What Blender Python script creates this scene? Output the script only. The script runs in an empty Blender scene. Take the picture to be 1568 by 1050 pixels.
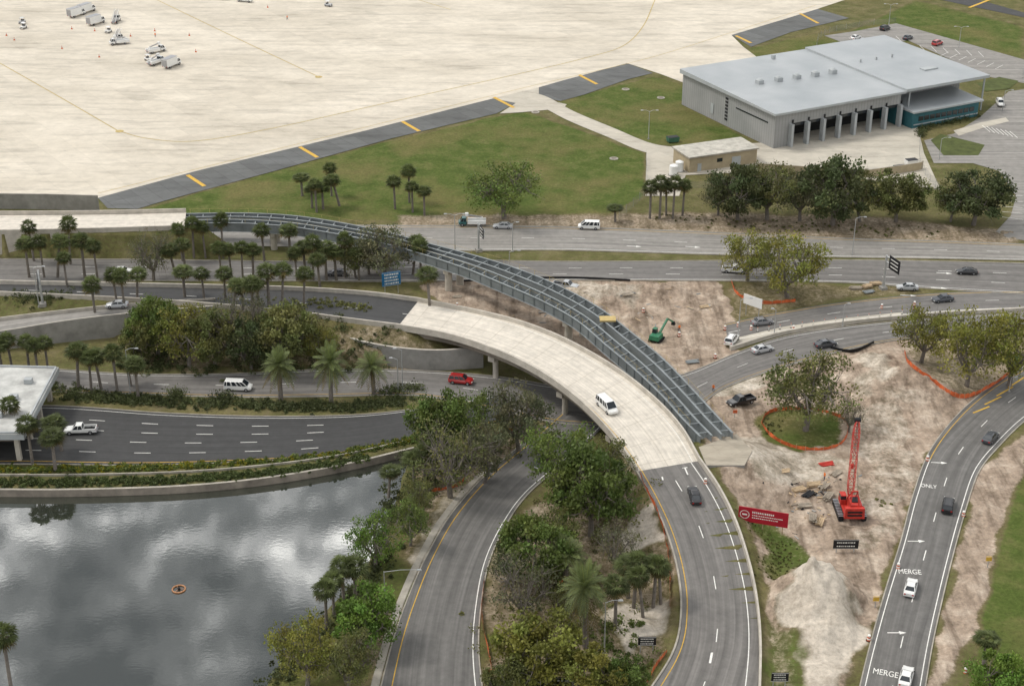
import bpy, math, random
import numpy as np
from mathutils import Vector, Matrix
rnd=random.Random(7); rng=np.random.default_rng(11)
HC=138.0; PIT=math.radians(26.2); F=2352.0
CP,SP=math.cos(PIT),math.sin(PIT)
# ---- survey: photogrammetric reading -> world metres on the level z
def P(u,v,z=0.0):
    a=(u-784)/F; b=(525-v)/F
    d=(a,CP+b*SP,-SP+b*CP); t=(z-HC)/d[2]
    return Vector((a*t,d[1]*t,z))
def mpx(p):
    dep=p.y*CP+(HC-p.z)*SP
    return F/dep
sc=bpy.context.scene
col=sc.collection
# ---------------- materials
MC={}
def nt(name):
    m=bpy.data.materials.new(name); m.use_nodes=True
    n=m.node_tree; bs=n.nodes['Principled BSDF']; return m,n,bs
def N(n,t,**k):
    x=n.nodes.new(t)
    for a,b in k.items(): setattr(x,a,b)
    return x
def noise(n,scale,detail=4,vec=None,rough=.55):
    x=N(n,'ShaderNodeTexNoise'); x.inputs['Scale'].default_value=scale; x.inputs['Detail'].default_value=detail; x.inputs['Roughness'].default_value=rough
    if vec is not None: n.links.new(vec,x.inputs['Vector'])
    return x.outputs['Fac']
def ramp(n,fac,stops):
    r=N(n,'ShaderNodeValToRGB'); e=r.color_ramp.elements
    while len(e)<len(stops): e.new(.5)
    for i,(p,c) in enumerate(stops):
        e[i].position=p; e[i].color=(c[0],c[1],c[2],1) if hasattr(c,'__len__') else (c,c,c,1)
    n.links.new(fac,r.inputs['Fac']); return r.outputs['Color']
def mix(n,fac,a,b,mode='MIX'):
    x=N(n,'ShaderNodeMix',data_type='RGBA',blend_type=mode)
    for s,val in ((0,fac),(6,a),(7,b)):
        if hasattr(val,'is_linked'): n.links.new(val,x.inputs[s])
        elif hasattr(val,'__len__'): x.inputs[s].default_value=(val[0],val[1],val[2],1)
        else: x.inputs[s].default_value=val
    return x.outputs[2]
def coords(n,kind='Object'):
    if kind=='Pos':
        return N(n,'ShaderNodeNewGeometry').outputs['Position']
    return N(n,'ShaderNodeTexCoord').outputs[kind]
def mapping(n,vec,scale=(1,1,1),rot=0):
    x=N(n,'ShaderNodeMapping'); x.inputs['Scale'].default_value=scale; x.inputs['Rotation'].default_value=(0,0,rot)
    n.links.new(vec,x.inputs['Vector']); return x.outputs['Vector']
def bump(n,bs,h,st,dist=.1):
    b=N(n,'ShaderNodeBump'); b.inputs['Strength'].default_value=st; b.inputs['Distance'].default_value=dist
    n.links.new(h,b.inputs['Height']); n.links.new(b.outputs['Normal'],bs.inputs['Normal'])
def M(name,c,rough=.8,var=.25,scale=.6,metal=0,spec=.3,coat=0):
    if name in MC: return MC[name]
    m,n,bs=nt(name)
    f=noise(n,scale,5,coords(n,'Object'),.68)
    dk=tuple(x*(1-var) for x in c); lt=tuple(min(1,x*(1+var)) for x in c)
    n.links.new(ramp(n,f,[(.3,dk),(.7,lt)]),bs.inputs['Base Color'])
    bs.inputs['Roughness'].default_value=rough; bs.inputs['Metallic'].default_value=metal
    bs.inputs['Specular IOR Level'].default_value=spec
    if coat: bs.inputs['Coat Weight'].default_value=coat
    MC[name]=m; return m
def asphalt(name,c,streak=.25):
    if name in MC: return MC[name]
    m,n,bs=nt(name)
    uv=coords(n,'UV'); pos=coords(n,'Pos')
    s=noise(n,1.0,2,mapping(n,uv,(.9,.03,1)))
    s2=noise(n,1.0,3,mapping(n,uv,(2.6,.012,1)))
    fine=noise(n,.5,6,pos,.75)
    a=ramp(n,s,[(.3,tuple(x*(1-streak) for x in c)),(.7,tuple(x*(1+streak) for x in c))])
    a=mix(n,.8,a,ramp(n,s2,[(.3,.78),(.7,1.2)]),'MULTIPLY')
    a=mix(n,.9,a,ramp(n,fine,[(.3,.78),(.7,1.2)]),'MULTIPLY')
    n.links.new(a,bs.inputs['Base Color']); bs.inputs['Roughness'].default_value=.7; bs.inputs['Specular IOR Level'].default_value=.4
    MC[name]=m; return m
def slab(name,c,rot,bw,bh,jointdark=.75,mortar=.02,stain=.2,blockvar=.06):
    m,n,bs=nt(name)
    pos=coords(n,'Pos'); mp=mapping(n,pos,(1,1,1),rot)
    br=N(n,'ShaderNodeTexBrick'); br.offset=0; br.inputs['Scale'].default_value=1
    br.inputs['Brick Width'].default_value=bw; br.inputs['Row Height'].default_value=bh; br.inputs['Mortar Size'].default_value=mortar
    br.inputs['Mortar Smooth'].default_value=.3; br.inputs['Bias'].default_value=0
    br.inputs['Color1'].default_value=tuple(x*(1-blockvar) for x in c)+(1,); br.inputs['Color2'].default_value=tuple(x*(1+blockvar) for x in c)+(1,)
    br.inputs['Mortar'].default_value=tuple(x*jointdark for x in c)+(1,)
    n.links.new(mp,br.inputs['Vector'])
    big=noise(n,.02,5,mapping(n,pos,(1,2.2,1),rot),.6); md=noise(n,.3,6,pos,.75); st=noise(n,.12,6,mapping(n,pos,(.35,2.5,1),rot),.75)
    a=mix(n,1,br.outputs['Color'],ramp(n,big,[(.3,(1-stain,1-stain*1.1,1-stain*1.35)),(.62,(1.04,1.03,1.0))]),'MULTIPLY')
    a=mix(n,.9,a,ramp(n,md,[(.22,.55),(.36,.9),(.65,1.06)]),'MULTIPLY')
    a=mix(n,.75,a,ramp(n,st,[(.36,.7),(.5,1.03)]),'MULTIPLY')
    n.links.new(a,bs.inputs['Base Color']); bs.inputs['Roughness'].default_value=.85; bs.inputs['Specular IOR Level'].default_value=.25
    MC[name]=m; return m
# ---------------- mesh builder
class MB:
    def __init__(s): s.v=[];s.f=[];s.mi=[];s.mats=[];s.sm=[]
    def mid(s,m):
        if m not in s.mats: s.mats.append(m)
        return s.mats.index(m)
    def add(s,vs,fs,m,smooth=False):
        o=len(s.v); s.v+= [tuple(x) for x in vs]; k=s.mid(m)
        for f in fs: s.f.append(tuple(i+o for i in f)); s.mi.append(k); s.sm.append(smooth)
    def box(s,c,d,m,rz=0,top=(1,1),mt=None):
        cx,cy,cz=c; hx,hy,hz=d[0]/2,d[1]/2,d[2]/2; cr,sr=math.cos(rz),math.sin(rz)
        vs=[]
        for z,kx,ky in ((-hz,1,1),(hz,top[0],top[1])):
            for x,y in ((-hx,-hy),(hx,-hy),(hx,hy),(-hx,hy)):
                x*=kx;y*=ky; vs.append((cx+x*cr-y*sr,cy+x*sr+y*cr,cz+z))
        fs=[(3,2,1,0),(0,1,5,4),(1,2,6,5),(2,3,7,6),(3,0,4,7)]
        s.add(vs,fs,m); s.add(vs,[(4,5,6,7)],mt or m)
    def beam(s,p,q,w,h,m):
        p=Vector(p);q=Vector(q);d=(q-p).normalized()
        up=Vector((0,0,1)) if abs(d.z)<.95 else Vector((0,1,0))
        r=d.cross(up).normalized()*w/2; t=r.cross(d).normalized()*h/2
        vs=[a+x*r+y*t for a in (p,q) for x,y in ((-1,-1),(1,-1),(1,1),(-1,1))]
        s.add(vs,[(0,1,2,3),(7,6,5,4),(0,4,5,1),(1,5,6,2),(2,6,7,3),(3,7,4,0)],m)
    def cyl(s,p,q,r0,r1,n,m,caps=True,smooth=True):
        p=Vector(p);q=Vector(q);d=(q-p).normalized()
        up=Vector((0,0,1)) if abs(d.z)<.9 else Vector((0,1,0))
        a=d.cross(up).normalized(); b=a.cross(d)
        vs=[]
        for c,r in ((p,r0),(q,r1)):
            for i in range(n):
                t=2*math.pi*i/n; vs.append(c+a*math.cos(t)*r+b*math.sin(t)*r)
        s.add(vs,[(i,(i+1)%n,n+(i+1)%n,n+i) for i in range(n)],m,smooth)
        if caps: s.add(vs,[tuple(range(n-1,-1,-1)),tuple(range(n,2*n))],m)
    def obj(s,name,loc=(0,0,0),rz=0,parent=None):
        me=bpy.data.meshes.new(name); me.from_pydata(s.v,[],s.f)
        for m in s.mats: me.materials.append(m)
        me.polygons.foreach_set('material_index',s.mi); me.polygons.foreach_set('use_smooth',s.sm); me.update()
        return place(me,name,loc,rz,parent)
def place(me,name,loc=(0,0,0),rz=0,parent=None,scale=(1,1,1)):
    o=bpy.data.objects.new(name,me); o.location=loc; o.rotation_euler=(0,0,rz); o.scale=scale; col.objects.link(o)
    if parent: o.parent=parent
    return o
def flat(name,px,m,z,raw=False):
    from mathutils.geometry import tessellate_polygon
    pts=[P(u,v,z) for u,v in px] if not raw else [Vector(p) for p in px]
    me=bpy.data.meshes.new(name)
    tr=tessellate_polygon([pts])
    me.from_pydata([tuple(p) for p in pts],[],[tuple(t) for t in tr])
    for p in me.polygons:
        if p.normal.z<0: p.flip()
    me.materials.append(m); me.update()
    uvl=me.uv_layers.new(name='UVMap')
    for l in me.loops:
        c=me.vertices[l.vertex_index].co; uvl.data[l.index].uv=(c.y,c.x)
    return place(me,name)
# ---------------- roads
def cat(pts,n):
    pts=[np.array(p,float) for p in pts]; K=len(pts)-1; out=[]
    for t in np.linspace(0,K,n):
        i=min(int(t),K-1); f=t-i
        p1,p2=pts[i],pts[i+1]; p0=pts[i-1] if i>0 else 2*p1-p2; p3=pts[i+2] if i+2<=K else 2*p2-p1
        out.append(.5*((2*p1)+(-p0+p2)*f+(2*p0-5*p1+4*p2-p3)*f*f+(-p0+3*p1-3*p2+p3)*f**3))
    return np.array(out)
class Road:
    def __init__(s,L,R,z=0,step=1.6):
        assert len(L)==len(R),(len(L),len(R),L[0])
        if not hasattr(z,'__len__'): z=[z]*len(L)
        a=[P(u,v,zz) for (u,v),zz in zip(L,z)]; b=[P(u,v,zz) for (u,v),zz in zip(R,z)]
        ln=sum(((a[i]+b[i])/2-(a[i+1]+b[i+1])/2).length for i in range(len(a)-1))
        n=max(4,int(ln/step)); s.L=cat(a,n); s.R=cat(b,n); s.C=(s.L+s.R)/2; s.n=n
        s.s=np.concatenate([[0],np.cumsum(np.linalg.norm(np.diff(s.C,axis=0),axis=1))]); s.len=s.s[-1]
        s.hw=np.linalg.norm(s.L-s.R,axis=1)/2
    def at(s,d,t):
        i=int(np.clip(np.searchsorted(s.s,d)-1,0,s.n-2)); f=(d-s.s[i])/(s.s[i+1]-s.s[i]+1e-9)
        l=s.L[i]*(1-f)+s.L[i+1]*f; r=s.R[i]*(1-f)+s.R[i+1]*f
        return Vector(l*(1-t)+r*t), Vector(r-l).normalized()
    def dir(s,d):
        a,_=s.at(max(0,d-1),.5); b,_=s.at(min(s.len,d+1),.5); return (b-a).normalized()
    def surf(s,name,mat,dz=.06,ta=0,tb=1):
        vs=[];uv=[];fs=[]
        for i in range(s.n):
            w=2*s.hw[i]
            for t in (ta,tb):
                p=s.L[i]*(1-t)+s.R[i]*t; vs.append((p[0],p[1],p[2]+dz)); uv.append(((t-.5)*w,s.s[i]))
        for i in range(s.n-1): fs.append((2*i,2*i+1,2*i+3,2*i+2))
        me=bpy.data.meshes.new(name); me.from_pydata(vs,[],fs); me.materials.append(mat)
        if me.polygons[0].normal.z<0: me.flip_normals()
        ul=me.uv_layers.new(name='UVMap')
        for l in me.loops: ul.data[l.index].uv=uv[l.vertex_index]
        return place(me,name)
    def line(s,mb,t,w,m,dash=0,gap=0,a=0,b=1,dz=.08,off=0,phase=0):
        d=a*s.len+phase; e=b*s.len
        L=dash if dash else e-d
        while d<e-.5:
            q=min(d+L,e); k=max(1,int((q-d)/1.6)); vs=[];fs=[]
            for j in range(k+1):
                p,r=s.at(d+(q-d)*j/k,t); p=p+r*off
                vs+= [p-r*w/2+Vector((0,0,dz)),p+r*w/2+Vector((0,0,dz))]
            fs=[(2*j,2*j+1,2*j+3,2*j+2) for j in range(k)]
            mb.add(vs,fs,m)
            if not dash: break
            d=q+gap
    def wall(s,mb,t,off,w,h,m,a=0,b=1,z0=0,mt=None):
        d=a*s.len;e=b*s.len;k=max(1,int((e-d)/1.6));vs=[];fs=[];ft=[]
        for j in range(k+1):
            p,r=s.at(d+(e-d)*j/k,t); p=p+r*off; z=Vector((0,0,1))
            vs+=[p-r*w/2+z*z0,p-r*w/2*.8+z*h,p+r*w/2*.8+z*h,p+r*w/2+z*z0]
        for j in range(k):
            o=4*j; fs+=[(o,o+1,o+5,o+4),(o+2,o+3,o+7,o+6),(o+3,o,o+4,o+7)]; ft.append((o+1,o+2,o+6,o+5))
        fs+=[(0,3,2,1),(4*k,4*k+1,4*k+2,4*k+3)]
        mb.add(vs,fs,m); mb.add(vs,ft,mt or m)
    def zat(s,x,y):
        i=int(np.argmin((s.C[:,0]-x)**2+(s.C[:,1]-y)**2)); return s.C[i,2]
    def on(s,u,v,dz=.06):
        z=0
        for _ in range(8):
            p=P(u,v,z); z=s.zat(p.x,p.y)+dz
        return P(u,v,z)
BRf=[(640,462),(720,478),(790,495),(850,517),(905,545),(960,580),(1010,622),(1045,662),(1070,706)]
BRn=[(608,502),(685,516),(745,535),(797,557),(845,585),(888,618),(925,655),(953,690),(975,722)]
deck=Road(BRf,BRn,[6,6.5,7,7.1,7,6.7,6.3,5.8,5.2])
ramp_=Road([(1070,706),(1100,750),(1125,800),(1145,860),(1158,920),(1164,990),(1162,1085)],
          [(975,722),(1000,768),(1022,818),(1038,875),(1043,935),(1030,1000),(975,1085)],[5.2,4.3,3.3,2.2,1.3,.7,.4])
appr=Road([(-120,432),(0,435),(150,438),(300,441),(450,445),(560,452),(640,462)],
          [(-120,446),(0,452),(150,459),(300,468),(450,482),(535,493),(608,502)],[2.2,3,4,5,5.6,6,6])
steel=Road([(285,326),(370,325),(450,329),(530,341),(600,356),(660,372),(740,393),(800,412),(860,437),(920,470),(970,508),(1020,550),(1065,597),(1100,635),(1125,662)],
          [(282,343),(365,342),(440,347),(512,358),(578,371),(635,386),(708,410),(766,434),(826,460),(880,490),(925,528),(970,566),(1013,607),(1042,640),(1070,668)],
          [6,6.3,6.6,7,7.3,7.5,7.6,7.6,7.6,7.5,7.4,7.2,7,6.6,6.4])
eroad=Road([(-200,330),(0,330),(150,329),(285,326)],[(-200,358),(0,357),(150,354),(282,350)],[5.5,5.5,5.7,6])
r1=Road([(200,350),(450,346),(620,346),(860,348),(1100,357),(1300,366),(1440,370),(1700,380)],
        [(200,376),(450,378),(700,384),(860,383),(1100,390),(1300,394),(1440,396),(1700,402)])
r2=Road([(-120,397),(200,398),(450,401),(650,398),(860,401),(1100,400),(1300,399),(1440,401),(1700,407)],
        [(-120,432),(200,430),(450,430),(620,431),(780,429),(1100,430),(1300,433),(1430,442),(1700,458)])
r3=Road([(1700,452),(1568,446),(1440,449),(1300,462),(1190,479),(1110,496)],[(1700,468),(1568,473),(1440,479),(1300,492),(1200,508),(1115,525)])
r4=Road([(1700,470),(1568,479),(1440,487),(1300,500),(1200,516),(1130,540),(1050,572),(960,592),(860,592),(760,577),(640,568),(500,566),(350,573),(200,573),(80,566),(-120,560)],
        [(1700,492),(1568,500),(1400,517),(1300,535),(1190,565),(1110,594),(1060,625),(960,648),(860,648),(760,628),(640,606),(500,607),(350,608),(200,603),(80,600),(-120,596)])
rB=Road([(-120,622),(85,622),(250,633),(400,638),(540,636),(640,626),(760,606)],[(-120,712),(30,710),(200,712),(350,708),(500,698),(640,672),(790,640)])
rL=Road([(860,628),(800,680),(740,732),(690,790),(655,850),(628,910),(603,980),(575,1090)],[(930,648),(880,695),(812,752),(776,800),(748,860),(735,930),(732,1000),(742,1090)])
r5=Road([(1640,515),(1568,562),(1520,590),(1470,632),(1425,690),(1400,755),(1380,830),(1355,910),(1330,1000),(1310,1085)],
        [(1680,590),(1610,618),(1568,645),(1530,682),(1498,722),(1477,782),(1458,850),(1441,920),(1426,990),(1410,1085)])
cart=Road([(800,140),(835,148),(880,172),(940,197),(1000,221),(1060,228)],[(790,150),(822,160),(868,184),(930,210),(990,234),(1055,240)])
# ---------------- terrain sheet
xs=np.concatenate([[-6000,-2500,-1000,-500,-320],np.arange(-250,-125,1.5),np.arange(-125,135,.5),np.arange(135,260,1.5),[320,500,1000,2500,6000]])
ys=np.concatenate([[-3000,-800,-100,60,110],np.arange(140,430,.5),np.arange(430,660,1.5),[720,900,1500,3000,9000]])
X,Y=np.meshgrid(xs,ys); X=X.astype(np.float32);Y=Y.astype(np.float32)
tab=rng.random((256,256)).astype(np.float32)
def vn(x,y,sc_,seed=0):
    x=x/sc_+seed*17.3;y=y/sc_+seed*9.1
    i=np.floor(x).astype(int);j=np.floor(y).astype(int);fx=x-i;fy=y-j
    fx=fx*fx*(3-2*fx);fy=fy*fy*(3-2*fy);i&=255;j&=255;i2=(i+1)&255;j2=(j+1)&255
    return (tab[i,j]*(1-fx)+tab[i2,j]*fx)*(1-fy)+(tab[i,j2]*(1-fx)+tab[i2,j2]*fx)*fy
def fbm(x,y,s,seed=0): return (vn(x,y,s,seed)+.5*vn(x,y,s/2.1,seed+1)+.25*vn(x,y,s/4.3,seed+2)+.12*vn(x,y,s/9,seed+3))/1.87
WX=fbm(X,Y,5,3)-.5; WY=fbm(X,Y,5,12)-.5
def pip(px,z=0,j=1.2):
    pts=[P(u,v,z) for u,v in px]
    x=X+WX*j*4; y=Y+WY*j*4
    ins=np.zeros(X.shape,bool); n=len(pts)
    for k in range(n):
        a,b=pts[k],pts[(k+1)%n]
        if abs(a.y-b.y)<1e-9: continue
        c=((a.y>y)!=(b.y>y))&(x<(b.x-a.x)*(y-a.y)/(b.y-a.y)+a.x); ins^=c
    return ins.astype(np.float32)
def blur(a,k):
    for _ in range(k):
        a=(np.roll(a,1,0)+np.roll(a,-1,0)+np.roll(a,1,1)+np.roll(a,-1,1)+a)/5
    return a
def rdist(r,every=2):
    d=np.full(X.shape,1e9,np.float32);z=np.zeros(X.shape,np.float32)
    for i in range(0,r.n,every):
        q=np.sqrt((X-r.C[i,0])**2+(Y-r.C[i,1])**2)-r.hw[i]; k=q<d; d[k]=q[k]; z[k]=r.C[i,2]
    return d,z
G=np.zeros(X.shape+(3,),np.float32) # grass,dirt,sand
def paint(ch,px,val=1,z=0,j=1.2,bl=1):
    m=blur(pip(px,z,j),bl)*val
    for c in range(3):
        if c!=ch: G[...,c]*=(1-m)
    G[...,ch]=np.maximum(G[...,ch]*(1-m),m)
G[...,0]=.45
paint(0,[(210,322),(500,240),(800,168),(985,235),(985,300),(940,325),(620,338),(300,335)],.95,j=.6,bl=4)
paint(1,[(600,328),(960,326),(1100,325),(1400,335),(1560,355),(1568,375),(600,352)],.5,j=1.5,bl=6)
paint(1,[(650,200),(860,170),(940,250),(900,300),(700,300)],.2,j=4,bl=10)
paint(0,[(850,155),(1000,118),(1050,130),(1045,160),(1150,215),(1100,222),(1000,222),(900,185)],.95,j=.3)
paint(0,[(1140,76),(1240,52),(1300,50),(1400,0),(1568,40),(1568,110),(1400,66),(1330,66),(1170,96)],.8,j=.5,bl=2)
# construction dirt
paint(1,[(640,440),(690,425),(860,428),(1090,430),(1110,455),(1130,495),(1110,530),(1180,540),(1050,572),(960,575),(900,560),(800,500),(700,480)],1,j=1.2,bl=2)
paint(2,[(760,432),(860,432),(960,432),(1000,470),(900,470),(800,450)],.45,j=3,bl=3)
paint(1,[(1180,430),(1400,443),(1430,449),(1300,460),(1120,490),(1110,440)],.35,j=1.5,bl=3)
paint(1,[(1060,600),(1200,560),(1320,530),(1400,517),(1568,505),(1568,560),(1480,625),(1420,690),(1390,780),(1370,850),(1330,960),(1300,1060),(1180,1060),(1170,900),(1120,780),(1060,700)],1,j=1.2,bl=2)
paint(2,[(1080,690),(1180,660),(1260,700),(1290,700),(1240,760),(1120,760)],.55,j=4,bl=4)
paint(2,[(1300,560),(1340,540),(1380,560),(1370,600),(1310,620)],.5,j=3,bl=4)
paint(2,[(1290,640),(1330,620),(1400,600),(1400,720),(1360,840),(1300,860),(1330,720)],.42,j=3,bl=4)
paint(2,[(1180,900),(1240,880),(1290,880),(1330,980),(1290,1060),(1230,1060),(1200,960)],.85,j=2.5,bl=3)
paint(2,[(1060,590),(1180,565),(1190,590),(1080,610)],.6,j=1.5,bl=2)
paint(1,[(1490,720),(1530,690),(1568,660),(1568,730),(1530,800),(1500,960),(1440,1060),(1415,1060),(1450,930),(1478,800)],.9,j=.8,bl=2)
paint(0,[(1568,725),(1540,800),(1515,900),(1500,1000),(1480,1090),(1700,1090),(1700,700)],.9,j=.5,bl=2)
paint(0,[(1130,790),(1180,800),(1245,860),(1190,910),(1165,880)],.75,j=1.5,bl=3)
paint(0,[(1150,640),(1190,625),(1280,630),(1295,680),(1230,695),(1165,675)],.75,j=1,bl=2)
paint(0,[(1385,540),(1450,500),(1568,505),(1568,570),(1480,612),(1440,600)],.5,j=1,bl=2)
paint(0,[(1165,940),(1230,990),(1250,1060),(1165,1060)],.6,j=2,bl=3)
# left & centre beds
paint(1,[(200,520),(620,540),(700,560),(620,565),(200,570)],.4,j=2,bl=4)
paint(1,[(640,700),(730,670),(850,640),(800,690),(700,780),(620,930),(580,1050),(560,1050),(600,900),(640,780)],.5,j=1.5,bl=3)
paint(2,[(690,740),(730,735),(640,870),(610,880)],.5,j=1.5,bl=3)
paint(1,[(930,700),(975,740),(1035,860),(1040,940),(990,1050),(740,1050),(740,880),(800,780)],.45,j=3,bl=3)
paint(2,[(960,820),(1010,800),(1015,860),(960,860)],.8,j=1.5,bl=2)
paint(2,[(940,940),(1025,920),(1020,970),(950,1010)],.7,j=2,bl=2)
paint(0,[(560,850),(640,870),(600,950),(560,1060),(400,1060),(480,960)],.6,j=2,bl=3)
Hh=(fbm(X,Y,14,5)-.5)*.12-.05
dm=np.clip(G[...,1]+G[...,2],0,1)
Hh=Hh+dm**2*((fbm(X,Y,7,20)-.5)*2.0+(fbm(X,Y,2.0,31)-.5)*.6+.2)
def pile(u,v,r,h,e=1.0):
    p=P(u,v); dx=X-p.x;dy=Y-p.y
    d=np.sqrt((dx/e)**2+dy**2)/r*(1+.5*(fbm(X,Y,4,40)-.5))
    return np.clip(1-d,0,1)**1.1*h*(.8+.5*fbm(X,Y,1.6,44))
for q in ((1235,925,8,5.0),(1262,915,7,3.4),(1255,955,7,2.8),(1245,985,5,1.8),(1375,588,10,3.8,1.6),(1330,560,6,2.2),(930,455,5,2.2,2),(1020,450,4,1.9,2),(860,450,5,1.7,2),(980,448,4,1.7,2),(760,440,4,1.5,2),(1120,625,4,1),(1215,880,3,1.),(1090,575,3,1),(1350,620,5,1.6,1.5),(1190,700,4,1.0,1.5)):
    Hh+=pile(*q)
flatm=np.zeros(X.shape,np.float32)
for r in (r1,r2,r3,r4,rB,rL,r5,cart):
    d,_=rdist(r); flatm=np.maximum(flatm,np.clip(1-(d-.8)/1.5,0,1))
Hh=Hh*(1-flatm)+(-.04)*flatm
HB=Hh.copy()
for r,sl in ((ramp_,.5),(appr,.55),(eroad,.9)):
    d,z=rdist(r); e=z-.12-sl*np.clip(d-.6,0,None)+ (fbm(X,Y,3,50)-.5)*.3*(d>1.2)
    HB=np.maximum(HB,e)
PADpx=[(1070,684),(1128,664),(1152,690),(1140,712),(1082,712)]
pc=P(1108,690,5); d=np.sqrt((X-pc.x)**2+(Y-pc.y)**2)
HB=np.maximum(HB,5.0-.55*np.clip(d-5,0,None))
Hh=np.where(flatm>.35,Hh,HB)
apm=pip([(-300,300),(150,300),(800,140),(1200,90),(1300,0),(1600,-200),(-800,-200)],0,0)
apm=np.maximum(apm,pip([(960,100),(1568,20),(1568,240),(1440,300),(980,300)],0,0))
Hh=np.where(apm>.5,np.minimum(Hh,0),Hh)*1.0
LK=[(-700,750),(0,750),(110,750),(270,745),(400,733),(520,713),(632,686),(618,715),(600,770),(575,830),(545,880),(495,930),(435,990),(398,1060),(330,1250),(-700,1250)]
lk=blur(pip(LK,0,.15),2); Hh=Hh*(1-lk)+(-2.6)*lk
ny,nx=X.shape
V=np.stack([X,Y,Hh],-1).reshape(-1,3).astype(np.float32)
ii=np.arange((ny-1)*(nx-1)); a=(ii//(nx-1))*nx+ii%(nx-1)
Q=np.stack([a,a+1,a+nx+1,a+nx],-1).astype(np.int32)
def npmesh(name,V,Q,mats,mi=None,colr=None,smooth=False):
    me=bpy.data.meshes.new(name); k=Q.shape[1]
    me.vertices.add(len(V)); me.vertices.foreach_set('co',V.astype(np.float32).ravel())
    me.loops.add(Q.size); me.loops.foreach_set('vertex_index',Q.astype(np.int32).ravel())
    me.polygons.add(len(Q)); me.polygons.foreach_set('loop_start',np.arange(0,Q.size,k,dtype=np.int32))
    try: me.polygons.foreach_set('loop_total',np.full(len(Q),k,np.int32))
    except Exception: pass
    for m in mats: me.materials.append(m)
    if mi is not None: me.polygons.foreach_set('material_index',mi.astype(np.int32))
    me.polygons.foreach_set('use_smooth',np.full(len(Q),smooth,bool))
    me.update(calc_edges=True)
    if colr is not None:
        ca=me.color_attributes.new('tint','FLOAT_COLOR','POINT'); ca.data.foreach_set('color',colr.astype(np.float32).ravel())
    return me
m,n,bs=nt('ground_soil_and_grass'); pos=coords(n,'Pos')
at=N(n,'ShaderNodeAttribute',attribute_name='tint'); sep=N(n,'ShaderNodeSeparateColor'); n.links.new(at.outputs['Color'],sep.inputs[0])
nf=noise(n,1.3,5,pos,.75); nm=noise(n,.2,5,pos,.68); nb=noise(n,.045,4,pos,.62)
trk=noise(n,1,4,mapping(n,pos,(.6,.045,1),.2),.6)
dry=ramp(n,nm,[(.3,(.085,.075,.035)),(.5,(.135,.115,.055)),(.7,(.2,.165,.1))])
grs=ramp(n,nm,[(.28,(.05,.075,.015)),(.5,(.078,.105,.025)),(.72,(.135,.135,.05))])
grs=mix(n,ramp(n,nb,[(.45,0),(.65,.75)]),grs,(.155,.13,.055))
drt=ramp(n,nm,[(.28,(.155,.12,.09)),(.48,(.3,.235,.18)),(.7,(.46,.385,.31))])
drt=mix(n,.85,drt,ramp(n,trk,[(.36,(.58,.56,.54)),(.48,(1,1,1)),(.62,(1.22,1.22,1.22))]),'MULTIPLY')
snd=ramp(n,nm,[(.3,(.38,.33,.27)),(.7,(.6,.54,.46))])
def soft(o,nz,lo,hi):
    s=N(n,'ShaderNodeMath',operation='ADD'); n.links.new(o,s.inputs[0])
    t=N(n,'ShaderNodeMath',operation='MULTIPLY_ADD'); n.links.new(nz,t.inputs[0]); t.inputs[1].default_value=.9; t.inputs[2].default_value=-.45
    n.links.new(t.outputs[0],s.inputs[1]); r=N(n,'ShaderNodeMapRange'); r.inputs[1].default_value=lo; r.inputs[2].default_value=hi
    n.links.new(s.outputs[0],r.inputs[0]); return r.outputs[0]
c=mix(n,soft(sep.outputs[0],nf,.3,.7),dry,grs)
c=mix(n,soft(sep.outputs[1],nf,.3,.65),c,drt)
c=mix(n,soft(sep.outputs[2],nm,.3,.7),c,snd)
c=mix(n,.9,c,ramp(n,nf,[(.3,.68),(.7,1.32)]),'MULTIPLY')
n.links.new(c,bs.inputs['Base Color']); bs.inputs['Roughness'].default_value=.95; bs.inputs['Specular IOR Level'].default_value=.1
bump(n,bs,nf,.6,.4); MGR=m
colr=np.ones((len(V),4),np.float32); colr[:,:3]=G.reshape(-1,3)
place(npmesh('ground',V,Q,[MGR],colr=colr,smooth=True),'ground')
def hter(x,y):
    i=int(np.clip(np.searchsorted(xs,x)-1,0,nx-2)); j=int(np.clip(np.searchsorted(ys,y)-1,0,ny-2))
    fx=(x-xs[i])/(xs[i+1]-xs[i]); fy=(y-ys[j])/(ys[j+1]-ys[j])
    return float((Hh[j,i]*(1-fx)+Hh[j,i+1]*fx)*(1-fy)+(Hh[j+1,i]*(1-fx)+Hh[j+1,i+1]*fx)*fy)
def Gd(u,v):
    z=9.0
    while z>-1.3:
        p=P(u,v,z)
        if hter(p.x,p.y)>=z-.05: return p
        z-=.15
    return P(u,v,0)
# ---------------- water
m,n,bs=nt('lake_water'); pos=coords(n,'Pos')
n.nodes.remove(bs)
gl=N(n,'ShaderNodeBsdfGlossy'); gl.inputs['Roughness'].default_value=.015; gl.inputs['Color'].default_value=(.97,.97,.96,1)
df=N(n,'ShaderNodeBsdfDiffuse'); df.inputs['Color'].default_value=(.03,.034,.026,1)
lw=N(n,'ShaderNodeFresnel'); lw.inputs['IOR'].default_value=2.9
mx=N(n,'ShaderNodeMixShader'); n.links.new(lw.outputs[0],mx.inputs[0]); n.links.new(df.outputs[0],mx.inputs[1]); n.links.new(gl.outputs[0],mx.inputs[2])
bp=N(n,'ShaderNodeBump'); bp.inputs['Strength'].default_value=.05; bp.inputs['Distance'].default_value=.04
n.links.new(noise(n,1.1,3,mapping(n,pos,(1,1.6,1))),bp.inputs['Height'])
for q in (gl,df,lw): n.links.new(bp.outputs[0],q.inputs['Normal'])
n.links.new(mx.outputs[0],n.nodes['Material Output'].inputs['Surface']); MW=m
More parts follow.
